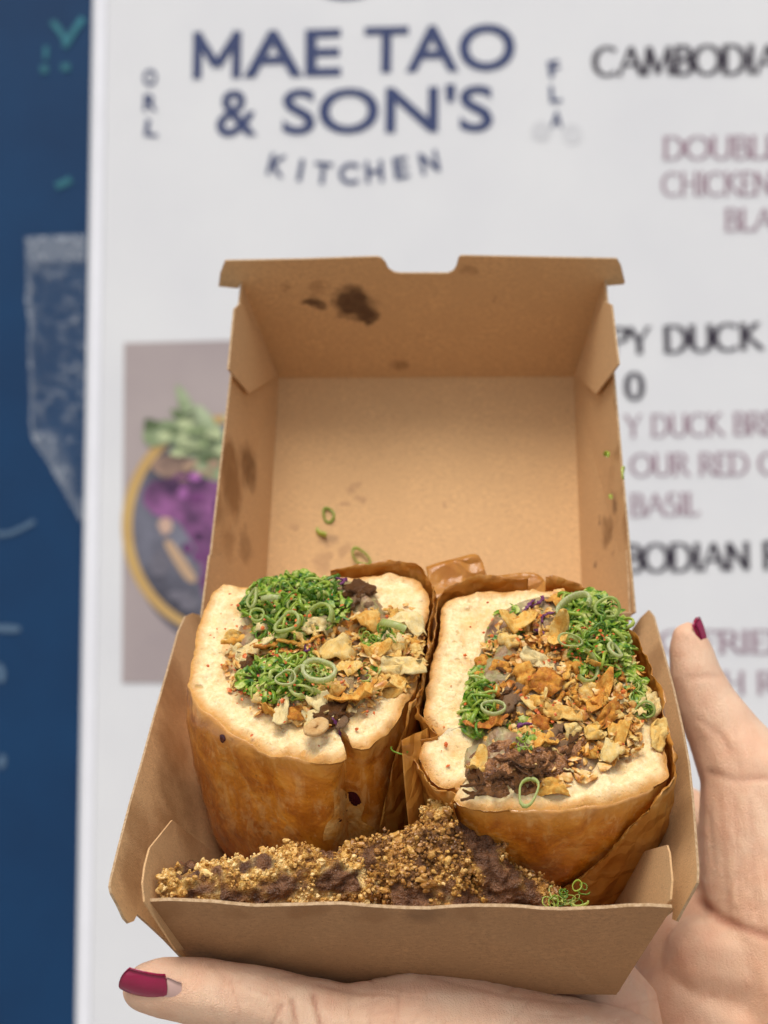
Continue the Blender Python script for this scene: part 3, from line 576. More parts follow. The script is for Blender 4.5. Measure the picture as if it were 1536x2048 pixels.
# ---------------------------------------------------------------- sandwich halves
def on_q(q, n, c): return Vector((q.x, q.y, (c - n.x * q.x - n.y * q.y) / n.z))
class Half:
    def __init__(s, label, outline, z0, sl, cx, base, prof):
        s.n = Vector((0, -sl, 1)); s.z0 = z0; s.N = (BR @ s.n.normalized())
        s.pts = [on_plane(x, y, s.n, z0) for x, y in outline]; s.c = on_plane(*cx, s.n, z0)
        s.th = Thing('sandwich_half', label, 'sandwich', BM @ Matrix.Translation(Vector(base)), 'two halves of the cut sandwich'); s.prof = prof
        s.out = catmull(s.pts, 260); s.out = [q + (q - s.c).normalized() * (.0011 * fbm(q, 110, 3, 2.0) + .0004 * fbm(q, 420, 2)) for q in s.out]
        s.out = [on_q(q, s.n, s.z0) for q in s.out]
        n = len(s.out); k = 9; s.smo = [sum((s.out[(i + j) % n] for j in range(-k, k + 1)), Vector()) / (2 * k + 1) for i in range(n)]
    def p(s, px, py, lift=0.0): return BM @ (on_plane(px, py, s.n, s.z0 + lift))
    def ring(s, t, off=0.0):
        """outline at depth t (0 = cut face, 1 = floor), pushed out by off"""
        pr = s.prof(t); b = min(1, t * 7); res = []; n = len(s.out); zc = .0015
        for i in range(n):
            q = s.out[i].lerp(s.smo[i], b); d = q - s.c; d.z = 0; L = d.length
            xy = s.c + d * pr(i / n, d) if callable(pr) else s.c + d * pr
            xy = xy + d * (off / max(L, 1e-6)); z = q.z + (zc - q.z) * t
            res.append(Vector((xy.x, xy.y + s.back(t), z)))
        return res
    back = staticmethod(lambda t: 0.0)
    def build(s, seed):
        # crust: rings from the cut edge down to the floor of the box
        T_ = [0, .012, .03, .06, .10, .15, .21, .28, .36, .44, .52, .60, .68, .76, .83, .89, .94, .975, 1.0]
        vs = []; rimv = []; n = len(s.out)
        for t in T_:
            for i, q in enumerate(s.ring(t)):
                if t == 0: q = q + Vector((0, 0, -.0007))
                d = (q - s.c); d.z = 0; d.normalize()
                a = 0 if t == 0 else (.0016 * fbm(q, 45, 2, seed) + .0009 * fbm((q.x, q.y, q.z * .5), 150, 3, seed)) * min(1, t * 10)
                vs.append(BM @ (q + d * a)); rimv.append(max(0, 1 - t / .12))
        fs = [[k * n + i, (k + 1) * n + i, (k + 1) * n + (i + 1) % n, k * n + (i + 1) % n] for k in range(len(T_) - 1) for i in range(n)]
        fs.append([(len(T_) - 1) * n + i for i in range(n)][::-1])
        s.crust = part('crust', vs, fs, M_CRUST, s.th, attr={'rim': rimv})
        # crumb: the cut face
        vs = []; ed = []; K = 34
        for k in range(K + 1):
            f = 1 - k / K
            for i in range(n):
                q = s.c.lerp(s.out[i], f) if k < K else s.c + (s.out[i] - s.c) * .004
                q = q.copy(); dist = (s.out[i] - s.c).length * (1 - f)
                z = .0002 - .0008 * math.exp(-(dist / .0009) ** 2) +   .0009 * fbm(q, 70, 2, seed) * min(1, dist / .003) + .0012 * fbm(q, 150, 3, seed) + .0008 * fbm(q, 420, 2, seed)
                if k == 0: z = -.0007
                vs.append(BM @ (q + Vector((0, 0, z)))); ed.append(1 - min(1, dist / .009))
        fs = [[k * n + i, k * n + (i + 1) % n, (k + 1) * n + (i + 1) % n, (k + 1) * n + i] for k in range(K) for i in range(n)]
        s.crumb = part('crumb', vs, fs, M_CRUMB, s.th, attr={'edge': ed})
    def mound(s, name, pix, lift, amp, mat, seed, freq=110, n=110, K=22):
        o = catmull([on_plane(x, y, s.n, s.z0) for x, y in pix], n); c = sum(o, Vector()) / n; vs = []; fs = []
        for k in range(K + 1):
            f = max(.01, 1 - k / K)
            for q in o:
                p = c.lerp(q, f); h = lift * min(1, (1 - f) * 4) ** .6 + amp * fbm(p, freq, 3, seed) * min(1, (1 - f) * 5 + .1) - (.0008 if k == 0 else 0)
                vs.append(BM @ (p + Vector((0, 0, h))))
        fs = [[k * n + i, k * n + (i + 1) % n, (k + 1) * n + (i + 1) % n, (k + 1) * n + i] for k in range(K) for i in range(n)]
        return part(name, vs, fs, mat, s.th)
    def lay(s, name, me, px, py, lift, size, rot=None, tilt=25, stretch=(1, 1, 1), sag=None):
        """rest a shared mesh on the cut face at a photo pixel"""
        M = basis(s.p(px, py, lift), s.N, BR @ Vector((1, 0, 0)))
        a = R(rot) if rot is not None else random.uniform(0, 2 * PI)
        M = M @ Matrix.Rotation(a, 4, 'Z') @ Matrix.Rotation(R(random.uniform(-tilt, tilt)), 4, 'X') @ Matrix.Rotation(R(random.uniform(-tilt, tilt)), 4, 'Y')
        return inst(name, me, M @ Matrix.Diagonal((size * stretch[0], size * stretch[1], size * stretch[2], 1)), s.th)
# shared topping meshes (unit size)
def ring_mesh(name, mat, seed, h=.7, wall=.16, arc_=360, sx=1.0):
    rnd = random.Random(seed); n = 18; cl = arc_ >= 360; vs = []; fs = []
    ph = [rnd.uniform(0, 6.28) for _ in range(3)]
    for i in range(n + (0 if cl else 1)):
        a = R(arc_) * i / n; r = 1 + .12 * math.sin(2 * a + ph[0]) + .06 * math.sin(3 * a + ph[1])
        if not cl: r *= 1 + .25 * i / n
        zz = .10 * math.sin(2 * a + ph[2]); c, s = math.cos(a), math.sin(a)
        for rr, z in ((r, -h / 2), (r * 1.04, 0), (r, h / 2), (r - wall, h / 2), (r - wall * 1.1, 0), (r - wall, -h / 2)): vs.append((c * rr * sx, s * rr / sx, z + zz))
    m = 6; k = n
    for i in range(k):
        j = (i + 1) % n if cl else i + 1
        for q in range(m): fs.append([i * m + q, j * m + q, j * m + (q + 1) % m, i * m + (q + 1) % m])
    if not cl: fs += [[0, 1, 2, 3, 4, 5][::-1], [n * m + q for q in range(m)]]
    return mesh(name, vs, fs, mat)
RINGS = [ring_mesh('scallion_ring', M_SCAL, k, *a) for k, a in enumerate([(.28, .17, 360, 1), (.34, .15, 360, 1.2), (.45, .15, 360, 1.4), (.26, .20, 360, 1.05), (.5, .2, 170, 1.1), (.3, .14, 360, 1.3), (.25, .26, 360, .9), (.6, .28, 100, 1)])]
PALES = [ring_mesh('scallion_ring', M_PALE, 20 + k, *a) for k, a in enumerate([(.35, .2, 360, 1), (.3, .16, 360, 1.25), (.5, .16, 230, 1), (.4, .13, 360, 1.1)])]
def chip_mesh(name, mat, seed, aspect=1.6, th=.16, curl=.35, rough=.34, n=18):
    rnd = random.Random(seed); so_ = rnd.uniform(0, 99); vs = []; fs = []
    rad = [1 + .30 * mnoise.noise(Vector((1.3 * math.cos(2 * PI * i / n), 1.3 * math.sin(2 * PI * i / n), so_))) + rnd.uniform(-.10, .08) for i in range(n)]; ring = [.3, .55, .8, 1.0]; NR = 4
    cx, cy = rnd.uniform(-1, 1), rnd.uniform(-1, 1)
    def zf(x, y): return curl * (cx * x * x + cy * x * y * .9 + .4 * cy * y * y) + rough * 1.4 * mnoise.noise(Vector((x * 2.1 + so_, y * 2.1, so_))) + rough * .9 * mnoise.noise(Vector((x * 5 + so_, y * 5, so_))) + .12 * mnoise.noise(Vector((x * 11, y * 11 + so_, so_)))
    for side in (1, -1):
        vs.append((0, 0, zf(0, 0) + side * th / 2))
        for r in ring:
            for i in range(n):
                a = 2 * PI * i / n; x = math.cos(a) * rad[i] * r * aspect ** .5; y = math.sin(a) * rad[i] * r / aspect ** .5
                vs.append((x, y, zf(x, y) + side * th * (.5 if r < .9 else .22) + .10 * rnd.uniform(-1, 1)))
    B = 1 + NR * n
    for sd in (0, 1):
        o = sd * B
        for i in range(n):
            j = (i + 1) % n; f = [[o, o + 1 + i, o + 1 + j]] + [[o + 1 + r * n + i, o + 1 + (r + 1) * n + i, o + 1 + (r + 1) * n + j, o + 1 + r * n + j] for r in range(NR - 1)]
            fs += f if sd == 0 else [q[::-1] for q in f]
    for i in range(n): j = (i + 1) % n; fs.append([1 + (NR - 1) * n + i, B + 1 + (NR - 1) * n + i, B + 1 + (NR - 1) * n + j, 1 + (NR - 1) * n + j])
    return mesh(name, vs, fs, mat)
def strand_mesh(name, mat, seed, wd=.16, th=.10, bend=1.0):
    rnd = random.Random(seed); n = 12; vs = []; fs = []; p = Vector((-1, 0, 0)); a = rnd.uniform(-.6, .6); b = 0
    for i in range(n + 1):
        t = Vector((math.cos(a), math.sin(a), math.sin(b))).normalized(); s = Vector((-t.y, t.x, 0)).normalized(); u = t.cross(s)
        w_ = wd * (1 + .5 * rnd.uniform(-1, 1)) * (.4 + .6 * math.sin(PI * (i + .6) / (n + 1.2))); tw_ = rnd.uniform(-.6, .6)
        s2 = s * math.cos(tw_) + u * math.sin(tw_); u2 = u * math.cos(tw_) - s * math.sin(tw_)
        vs += [p + s2 * w_ + u2 * th / 2, p - s2 * w_ + u2 * th / 2, p - s2 * w_ - u2 * th / 2, p + s2 * w_ - u2 * th / 2]
        p = p + t * (2 / n); a += bend * rnd.uniform(-.35, .45); b = .8 * b + rnd.uniform(-.3, .3)
    for i in range(n):
        for q in range(4): fs.append([i * 4 + q, i * 4 + (q + 1) % 4, i * 4 + 4 + (q + 1) % 4, i * 4 + 4 + q])
    fs += [[3, 2, 1, 0], [n * 4 + q for q in range(4)]]
    return mesh(name, vs, fs, mat)
def chunk_mesh(name, mat, seed, amp=.45, fr=1.5, sub=3):
    v, f = ICO[sub]; return mesh(name, [p * (1 + amp * fbm(p, fr, 3, seed * 7.3)) for p in v], f, mat)
CHIPS = [chip_mesh('fried_onion', M_FRY, k, a, t, c) for k, (a, t, c) in enumerate([(1.6, .16, .6), (2.2, .15, .7), (1.2, .2, .6), (2.8, .14, .5), (1.5, .2, .9), (1.9, .16, .8), (1.3, .18, .5), (2.5, .18, .8)])]
CHIPP = [chip_mesh('fried_onion', M_FRYP, 40 + k, a, t, c) for k, (a, t, c) in enumerate([(1.4, .26, .5), (2.2, .15, .4), (1.2, .26, .6), (1.8, .18, .5)])]
STRS = [strand_mesh('fried_onion', M_FRY, k, wd, th, b) for k, (wd, th, b) in enumerate([(.16, .14, 1), (.22, .16, .6), (.12, .12, 1.3), (.18, .2, .5)])]
WIDE = [strand_mesh('fried_onion', M_FRY, 80 + k, wd, th, b) for k, (wd, th, b) in enumerate([(.34, .08, 1.2), (.42, .07, 1.5), (.30, .10, .9), (.50, .08, 1.3), (.38, .07, 1.8)])] + [strand_mesh('fried_onion', M_FRYP, 90 + k, wd, th, b) for k, (wd, th, b) in enumerate([(.36, .08, 1.2), (.45, .07, .8)])]
CHK = [chunk_mesh('fried_onion', M_FRY, k, .55, 1.5) for k in range(3)]
BEEF = [chunk_mesh('beef_piece', M_MEAT, 10 + k, .42, 2.4, 4) for k in range(3)]
PULL = [strand_mesh('pulled_beef', M_GREY, 60 + k, .28, .26, .5) for k in range(3)]
CABB = [strand_mesh('cabbage_shred', M_CAB, 70 + k, .18, .12, 1.2) for k in range(3)]
def garlic_mesh(name, mat, seed):
    rnd = random.Random(seed); n = 20; vs = []; fs = []
    for i in range(n):
        a = 2 * PI * i / n; c, s = math.cos(a), math.sin(a); k = 1 + .08 * math.sin(2 * a + 1) + .05 * rnd.uniform(-1, 1)
        for rr, z in ((1 * k, -.1), (1.03 * k, .05), (.88 * k, .2), (.6 * k, .1), (.28, .06), (.24, -.1)): vs.append((c * rr, s * rr * (.9 if rr > .3 else .4), z + .15 * c * c))
    m = 6
    for i in range(n):
        for q in range(m): fs.append([i * m + q, ((i + 1) % n) * m + q, ((i + 1) % n) * m + (q + 1) % m, i * m + (q + 1) % m])
    return mesh(name, vs, fs, mat)
M_GARL = mat_fried('fried_garlic', [(.3, (.50, .18, .04)), (.5, (.70, .42, .16)), (.7, (.80, .56, .28))]); GARL = garlic_mesh('garlic_slice', M_GARL, 3)
def flakes(half, boxes, cnt, seed):
    rnd = random.Random(seed); vs = []; fs = []; ok = [(q.x, q.y) for q in half.smo]
    def inside(x, y):
        c = False; n = len(ok)
        for i in range(n):
            (x0, y0), (x1, y1) = ok[i], ok[i - 1]
            if (y0 > y) != (y1 > y) and x < (x1 - x0) * (y - y0) / (y1 - y0) + x0: c = not c
        return c
    while cnt > 0:
        x0, y0, x1, y1, lf = rnd.choice(boxes); px, py = rnd.gauss((x0 + x1) / 2, (x1 - x0) * .3), rnd.gauss((y0 + y1) / 2, (y1 - y0) * .3)
        q = on_plane(px, py, half.n, half.z0)
        if not inside(half.c.x + (q.x - half.c.x) * 1.06, half.c.y + (q.y - half.c.y) * 1.06): continue
        cnt -= 1
        M = basis(half.p(px, py, rnd.uniform(.0006, lf)), half.N, BR @ Vector((1, 0, 0))) @ Matrix.Rotation(rnd.uniform(0, 6), 4, 'Z') @ Matrix.Rotation(rnd.uniform(-.9, .9), 4, 'X')
        r = rnd.uniform(.00026, .00066) * (1.5 if rnd.random() < .10 else 1); b = len(vs)
        for q in ((-1, -.3, 0), (-.1, -.7, .2), (.9, -.2, 0), (.5, .7, .1), (-.6, .6, 0), (0, 0, .5), (0, 0, -.3)): vs.append(M @ (Vector(q) * r * rnd.uniform(.8, 1.25)))
        fs += [[b + i, b + (i + 1) % 5, b + 5] for i in range(5)] + [[b + (i + 1) % 5, b + i, b + 6] for i in range(5)]
    return part('chili_flakes', vs, fs, M_CHILI, half.th, kind='stuff', smooth=False)
def scatter(half, name, meshes, cx, cy, rx, ry, cnt, size, lift, tilt=50, rot=0, stretch=False, dens=.7):
    for k in range(cnt):
        a = random.uniform(0, 2 * PI); r = random.random() ** dens; x = rx * r * math.cos(a); y = ry * r * math.sin(a); c, s = math.cos(R(rot)), math.sin(R(rot))
        lf = random.uniform(*lift) * (1 - .55 * r)
        half.lay(name, random.choice(meshes), cx + x * c - y * s, cy + x * s + y * c, lf, random.uniform(*size), tilt=tilt, stretch=(1, random.uniform(.7, 1.2), 1) if stretch else (1, 1, 1))
def profL(t):
    base = [(0, 1), (.1, 1.03), (.3, 1.05), (.6, 1.03), (.8, .98), (.92, .92), (1, .78)]
    for (a, x), (b, y) in zip(base, base[1:]):
        if t <= b: v = x + (y - x) * ((t - a) / (b - a)); break
    return lambda f, d: 1 + (v - 1) * (1 if d.x < 0 or v < 1 else max(0, 1 - d.x / .012))
OUT_L = [(436, 1172), (404, 1235), (387, 1305), (377, 1361), (392, 1403), (430, 1434), (481, 1470), (537, 1501), (597, 1518), (650, 1521), (691, 1514), (686, 1490), (674, 1456), (694, 1474), (708, 1494), (737, 1494), (783, 1450), (822, 1390), (841, 1326), (852, 1255), (856, 1200), (834, 1158), (779, 1147), (700, 1150), (620, 1154), (500, 1170)]
hl_ = Half('left sandwich half, its cut face piled with chopped scallion and pale fried chips', OUT_L, .058, .15, (620, 1325), (-.02, .06, .001), profL)
hl_.build(3.1)
def profR(t):
    base = [(0, 1), (.1, 1.03), (.3, 1.03), (.5, 1.0), (.7, .95), (.85, .90), (.94, .85), (1, .74)]
    for (a, x), (b, y) in zip(base, base[1:]):
        if t <= b: v = x + (y - x) * ((t - a) / (b - a)); break
    return lambda f, d: 1 + (v - 1) * (1 if d.x > 0 or v < 1 else max(0, 1 + d.x / .012))
OUT_R = [(886, 1215), (872, 1288), (860, 1347), (848, 1424), (866, 1452), (888, 1477), (858, 1482), (840, 1500), (862, 1553), (886, 1574), (922, 1574), (906, 1598), (950, 1615), (1047, 1619), (1134, 1617), (1238, 1598), (1332, 1558), (1334, 1528), (1318, 1470), (1305, 1413), (1284, 1351), (1251, 1280), (1200, 1215), (1120, 1182), (1047, 1180), (985, 1180), (920, 1195)]
hr_ = Half('right sandwich half, its cut face full of dark beef and golden fried onion', OUT_R, .0525, .206, (1090, 1390), (.04, .05, .001), profR)
hr_.back = lambda t:   .007 * t
hr_.build(8.4)
from mathutils.bvhtree import BVHTree
def cling(half, name, pix, mat, lift=.0004, label=None):
    """a thin smear lying on the crust, its outline given in photo pixels"""
    V = [half.th.M @ v.co for v in half.crust.data.vertices]; T_ = BVHTree.FromPolygons(V, [list(p.vertices) for p in half.crust.data.polygons])
    o = catmull([(x, y, 0) for x, y in pix], 40); c = sum(o, Vector()) / 40; vs = []; fs = []; K = 6
    for k in range(K + 1):
        f = 1 - k / (K + .15)
        for q in o:
            p = c.lerp(q, f); r = ray(p.x, p.y).normalized(); h_ = T_.ray_cast(Vector((0, 0, 0)), r)[0]
            vs.append((h_ if h_ else at(p.x, p.y, .41)) - r * (lift * (1 - f ** 4) + .00012))
    fs = [[k * 40 + i, k * 40 + (i + 1) % 40, (k + 1) * 40 + (i + 1) % 40, (k + 1) * 40 + i] for k in range(K) for i in range(40)]
    return part(name, vs, fs, mat, half.th, label=label)
M_SAUCE = flat('plum_sauce', (.055, .006, .012), .22, .3, 200); M_PALEC = mat_simple('pale_crust', (.60, .22, .02), (.74, .42, .13), 320, .4, .5, .001)
cling(hl_, 'pale_crust_patch', [(668, 1582), (680, 1576), (700, 1590), (728, 1612), (722, 1640), (752, 1660), (738, 1688), (706, 1676), (690, 1694), (664, 1678), (646, 1682), (652, 1650), (668, 1630)], M_PALEC)
cling(hl_, 'sauce_smear', [(690, 1588), (712, 1586), (724, 1612), (716, 1632), (692, 1640), (676, 1652), (668, 1640), (682, 1618)], M_SAUCE, .0003)
cling(hl_, 'sauce_smear', [(780, 1592), (788, 1594), (786, 1635), (768, 1670), (762, 1664), (776, 1632)], M_SAUCE, .0002)
cling(hl_, 'sauce_smear', [(440, 1470), (448, 1470), (451, 1480), (445, 1486), (440, 1480)], M_SAUCE, .0004)
# ---- fillings, left half
hl_.mound('filling', [(478, 1240), (500, 1175), (600, 1165), (700, 1160), (760, 1200), (800, 1270), (790, 1340), (730, 1400), (690, 1450), (655, 1462), (600, 1446), (500, 1390), (466, 1320)], .0022, .0028, M_FILL, 5.0)
hr_.mound('filling', [(985, 1235), (1060, 1195), (1180, 1205), (1250, 1290), (1295, 1410), (1250, 1500), (1180, 1556), (1000, 1588), (935, 1575), (925, 1520), (935, 1450), (928, 1380), (960, 1300)], .0020, .0032, M_FILL, 9.0)
mm = .001
for h, x, y, lf, sz, rot, st, i in ((hl_, 715, 1185, 2.5, 5, 20, (1, .7, .6), 0), (hl_, 660, 1428, 1.6, 5, 30, (1, .6, .5), 1), (hl_, 500, 1330, 1.2, 4.5, 80, (1, .6, .5), 2),
        (hr_, 1010, 1400, 1.8, 3.5, 70, (1, .5, .5), 1)):
    h.lay('beef_piece', BEEF[i], x, y, lf * mm, sz * mm, rot, 10, st)
hr_.mound('beef', [(930, 1560), (935, 1520), (975, 1500), (1040, 1495), (1110, 1490), (1170, 1478), (1185, 1505), (1160, 1545), (1100, 1572), (1030, 1592), (970, 1588)], .0030, .0040, M_MEAT, 21.0, 170, 120, 30)
SHRED = [strand_mesh('beef_shred', M_MEAT, 100 + k, wd, .16, b) for k, (wd, b) in enumerate([(.16, .5), (.22, .7), (.12, .4), (.3, .4)])]
for k in range(46):
    t_ = random.uniform(-1, 1); hr_.lay('beef_shred', random.choice(SHRED), 1050 + 108 * t_, 1538 - 26 * t_ + random.gauss(0, 18), random.uniform(.0030, .0052), random.uniform(.0016, .0036), random.gauss(8, 30), 25)
for k in range(9): hr_.lay('beef_shred', random.choice(SHRED), random.gauss(1010, 22), random.gauss(1390, 30), random.uniform(.002, .004), random.uniform(.002, .0035), random.gauss(70, 30), 20)
for h, x, y, lf, sz, rot in ((hr_, 1025, 1395, 3.2, 7, 60), (hr_, 1045, 1370, 3.0, 6, 75), (hr_, 1155, 1490, 3.5, 8, 10), (hr_, 1175, 1395, 2.6, 6, 100), (hr_, 1100, 1470, 3, 6, 40), (hr_, 1130, 1400, 2.8, 5, 20), (hl_, 700, 1205, 3, 5, 40), (hl_, 500, 1345, 2.2, 5, 80), (hl_, 690, 1440, 2, 4, 60), (hl_, 735, 1190, 3, 5, 110)):
    h.lay('pulled_beef', random.choice(PULL), x, y, lf * mm, sz * mm, rot, 15)
for h, x, y, lf, sz in ((hr_, 1078, 1212, 3, 3.6), (hr_, 1090, 1225, 3.5, 3), (hr_, 1062, 1208, 3, 3), (hr_, 1085, 1255, 3, 2.6), (hr_, 1043, 1440, 4, 3), (hl_, 700, 1165, 4, 4), (hl_, 712, 1176, 4, 3), (hl_, 675, 1455, 1.5, 3), (hl_, 606, 1300, 4, 2.5)):
    h.lay('cabbage_shred', random.choice(CABB), x, y, lf * mm, sz * mm, None, 40)
# ---- fried onion and garlic: (x, y, lift mm, size mm, rotation, pale?, mesh)
big = [(hl_, 683, 1300, 6, 5.6, 20, 1, 0), (hl_, 700, 1330, 5, 4.5, 30, 0, 2), (hl_, 806, 1332, 4, 5.6, -10, 1, 1), (hl_, 775, 1362, 3, 4.6, 5, 1, 3), (hl_, 530, 1248, 4, 4.6, 10, 1, 2), (hl_, 512, 1292, 3.5, 5.2, 25, 1, 1),
       (hl_, 640, 1250, 6, 4.8, 0, 1, 3), (hl_, 735, 1240, 5, 4.8, -20, 1, 0), (hl_, 812, 1238, 4, 5.6, -25, 1, 3), (hl_, 562, 1424, 3.2, 4.0, 80, 1, 1), (hl_, 598, 1424, 3.2, 3.4, 10, 0, 4), (hl_, 634, 1400, 4, 4.2, -40, 1, 0), (hl_, 705, 1395, 4, 5.4, 15, 0, 3), (hl_, 672, 1375, 4, 3.8, 60, 1, 2), (hl_, 520, 1390, 3, 3.4, 10, 1, 2),
       (hl_, 790, 1290, 3.6, 4.6, 60, 1, 2), (hl_, 745, 1305, 4, 4.2, 10, 0, 5), (hl_, 470, 1270, 2, 3.4, 0, 0, 1),
       (hr_, 1092, 1362, 6, 5.6, 10, 0, 2), (hr_, 1032, 1245, 4.4, 4.8, 10, 0, 0), (hr_, 1118, 1270, 5.5, 5.0, 70, 0, 5), (hr_, 1075, 1400, 5, 4.2, -10, 0, 1), (hr_, 1125, 1425, 5, 4.6, -20, 1, 1), (hr_, 1075, 1320, 5, 4.6, -30, 1, 1), (hr_, 1200, 1390, 5, 5.4, 60, 0, 3), (hr_, 1238, 1450, 5, 5.2, 70, 0, 1), (hr_, 1215, 1430, 5.5, 4.4, 60, 0, 7),
       (hr_, 1228, 1498, 4, 4.0, 60, 1, 0), (hr_, 1095, 1478, 4.5, 4.2, 20, 0, 6), (hr_, 970, 1450, 3.5, 4.4, 10, 0, 3), (hr_, 1145, 1460, 4.5, 3.0, 80, 0, 2), (hr_, 1110, 1570, 3, 4.2, 0, 0, 1), (hr_, 1000, 1335, 3.5, 3.8, 45, 0, 2), (hr_, 1190, 1330, 5, 4, 80, 0, 0), (hr_, 1120, 1195, 4, 3.6, 0, 0, 2), (hr_, 955, 1535, 2.6, 4, 60, 0, 5), (hr_, 1195, 1460, 5, 3.6, 20, 0, 4), (hr_, 1310, 1400, 1.5, 4.2, 80, 1, 3), (hr_, 1318, 1470, 1.5, 4.4, 78, 1, 1)]
for h, x, y, lf, sz, rot, pale, i in big: h.lay('fried_onion', (CHIPP if pale else CHIPS)[i], x, y, lf * mm, sz * mm * .80, rot, 24)
hl_.lay('garlic_slice', GARL, 632, 1456, .0042, .0036, 50, 12); 
scatter(hl_, 'fried_onion', WIDE + CHIPS[:3] + STRS + CHIPP, 620, 1330, 165, 110, 110, (.0013, .0032), (.0012, .0042), 45)
scatter(hl_, 'fried_onion', STRS, 600, 1290, 130, 50, 22, (.0032, .0055), (.003, .006), 25)
scatter(hr_, 'fried_onion', WIDE + WIDE + CHIPS + CHK, 1120, 1370, 165, 190, 130, (.0013, .0033), (.0015, .005), 50, 15)
scatter(hr_, 'fried_onion', STRS, 1130, 1370, 140, 160, 30, (.0028, .0052), (.003, .0055), 30)
scatter(hr_, 'fried_onion', WIDE + CHIPS[:4] + STRS, 1225, 1410, 55, 110, 50, (.0016, .0032), (.003, .006), 50, -20)
scatter(hl_, 'fried_onion', CHIPP + WIDE, 785, 1290, 55, 95, 30, (.0018, .0038), (.001, .004), 35)
scatter(hl_, 'fried_onion', CHIPP, 510, 1300, 30, 80, 10, (.0022, .0036), (.001, .003), 35)
scatter(hl_, 'fried_onion', CHIPP + CHIPS, 640, 1425, 70, 35, 10, (.0018, .0032), (.001, .003), 35)
SLICES = RINGS[:4] + RINGS[5:7]
# ---- scallion
SC = 'scallion_ring'
scatter(hl_, SC, SLICES, 590, 1205, 105, 62, 105, (.0014, .0031), (.003, .0095), 80)
scatter(hl_, SC, SLICES, 570, 1250, 60, 40, 36, (.0015, .0027), (.003, .0095), 80)
scatter(hl_, SC, SLICES, 580, 1355, 95, 48, 56, (.0014, .0029), (.003, .0075), 80)
scatter(hl_, SC, SLICES, 765, 1275, 45, 28, 18, (.0012, .0022), (.003, .0065), 70); scatter(hl_, SC, SLICES, 735, 1345, 25, 40, 10, (.0012, .002), (.002, .0045), 70)
scatter(hr_, SC, SLICES, 1192, 1270, 66, 92, 115, (.0014, .0030), (.003, .0100), 80, -20)
scatter(hr_, SC, SLICES, 958, 1400, 28, 72, 36, (.0014, .0028), (.002, .0065), 75, 8)
scatter(hr_, SC, SLICES, 1268, 1375, 22, 62, 34, (.0012, .002), (.001, .0045), 70, -20); scatter(hr_, SC, SLICES, 1050, 1480, 60, 40, 14, (.0009, .0013), (.003, .0045), 60)
for h, x, y, lf, sz, i, t in ((hl_, 637, 1340, 9.5, 4.4, 0, 14), (hl_, 572, 1356, 8.5, 2.6, 3, 20), (hl_, 605, 1362, 8, 4.0, 2, 30), (hl_, 575, 1245, 9, 3.6, 0, 20), (hl_, 505, 1195, 8, 3.0, 1, 50), (hl_, 545, 1200, 8.5, 3.0, 2, 60), (hl_, 640, 1235, 8.5, 4, 2, 40), (hl_, 790, 1255, 6.5, 4.0, 2, 60), (hl_, 515, 1230, 8, 2.4, 0, 25),
        (hr_, 1150, 1210, 9, 4.2, 2, 30), (hr_, 1215, 1215, 9.5, 3.4, 0, 40), (hr_, 1172, 1335, 7.5, 3.6, 2, 50), (hr_, 985, 1415, 6, 3.0, 3, 25), (hr_, 1290, 1420, 3, 2.6, 0, 40), (hr_, 1140, 1280, 9, 2.6, 1, 40), (hr_, 1230, 1300, 9, 2.6, 0, 50)):
    h.lay(SC, PALES[i], x, y, lf * mm, sz * mm, None, t)
hr_.lay(SC, PALES[1], 1057, 1582, .0050, .0034, 70, 8, (1, 1, 1))
flakes(hl_, [(430, 1180, 830, 1420, .006), (490, 1160, 680, 1300, .0115), (500, 1310, 660, 1400, .009), (400, 1170, 830, 1500, .0010)], 300, 5)
flakes(hr_, [(960, 1220, 1290, 1500, .007), (1140, 1210, 1240, 1340, .0115), (870, 1190, 1300, 1600, .0010), (1000, 1200, 1200, 1450, .007)], 330, 6)
def bits(half, name, mat, spots, seed, rng, flatn=.6):
    """hundreds of tiny crumbs of one kind, joined; spots: (px, py, rx, ry, rotation, count, lift range)"""
    rnd = random.Random(seed); vs = []; fs = []; iv, iff = ICO[1]
    for cx, cy, rx, ry, rot, cnt, (l0, l1) in spots:
        for _ in range(cnt):
            a = rnd.uniform(0, 2 * PI); r = rnd.random() ** .6; x, y = rx * r * math.cos(a), ry * r * math.sin(a); c, s_ = math.cos(R(rot)), math.sin(R(rot))
            M = basis(half.p(cx + x * c - y * s_, cy + x * s_ + y * c, rnd.uniform(l0, l1) * (1 - .5 * r)), half.N, BR @ Vector((1, 0, 0))) @ Matrix.Rotation(rnd.uniform(0, 6), 4, 'Z') @ Matrix.Rotation(rnd.uniform(-1, 1), 4, 'X')
            q = rnd.uniform(*rng); sz = (q * rnd.uniform(.7, 1.9), q * rnd.uniform(.5, 1.1), q * flatn * rnd.uniform(.4, 1.1)); b = len(vs)
            for u in iv: j = rnd.uniform(.6, 1.35); vs.append(M @ Vector((u.x * sz[0] * j, u.y * sz[1] * j, u.z * sz[2] * j)))
            fs += [[i + b for i in f] for f in iff]
    return part(name, vs, fs, mat, half.th, kind='stuff', smooth=False)
def mat_bits(name, stops, tr):
    s = NT(name); f = s.noise(420, 2, .6); c = s.cramp(f, stops); s.set(c, .4, Specular_IOR_Level=.5); return s.translucent(c, tr)
M_OB = mat_bits('onion_bits', [(.3, (.42, .12, .015)), (.45, (.66, .30, .05)), (.55, (.78, .47, .13)), (.7, (.85, .64, .30))], .15)
M_SB = mat_bits('scallion_bits', [(.3, (.04, .15, .010)), (.44, (.14, .31, .012)), (.53, (.42, .54, .05)), (.66, (.76, .77, .28))], .4)
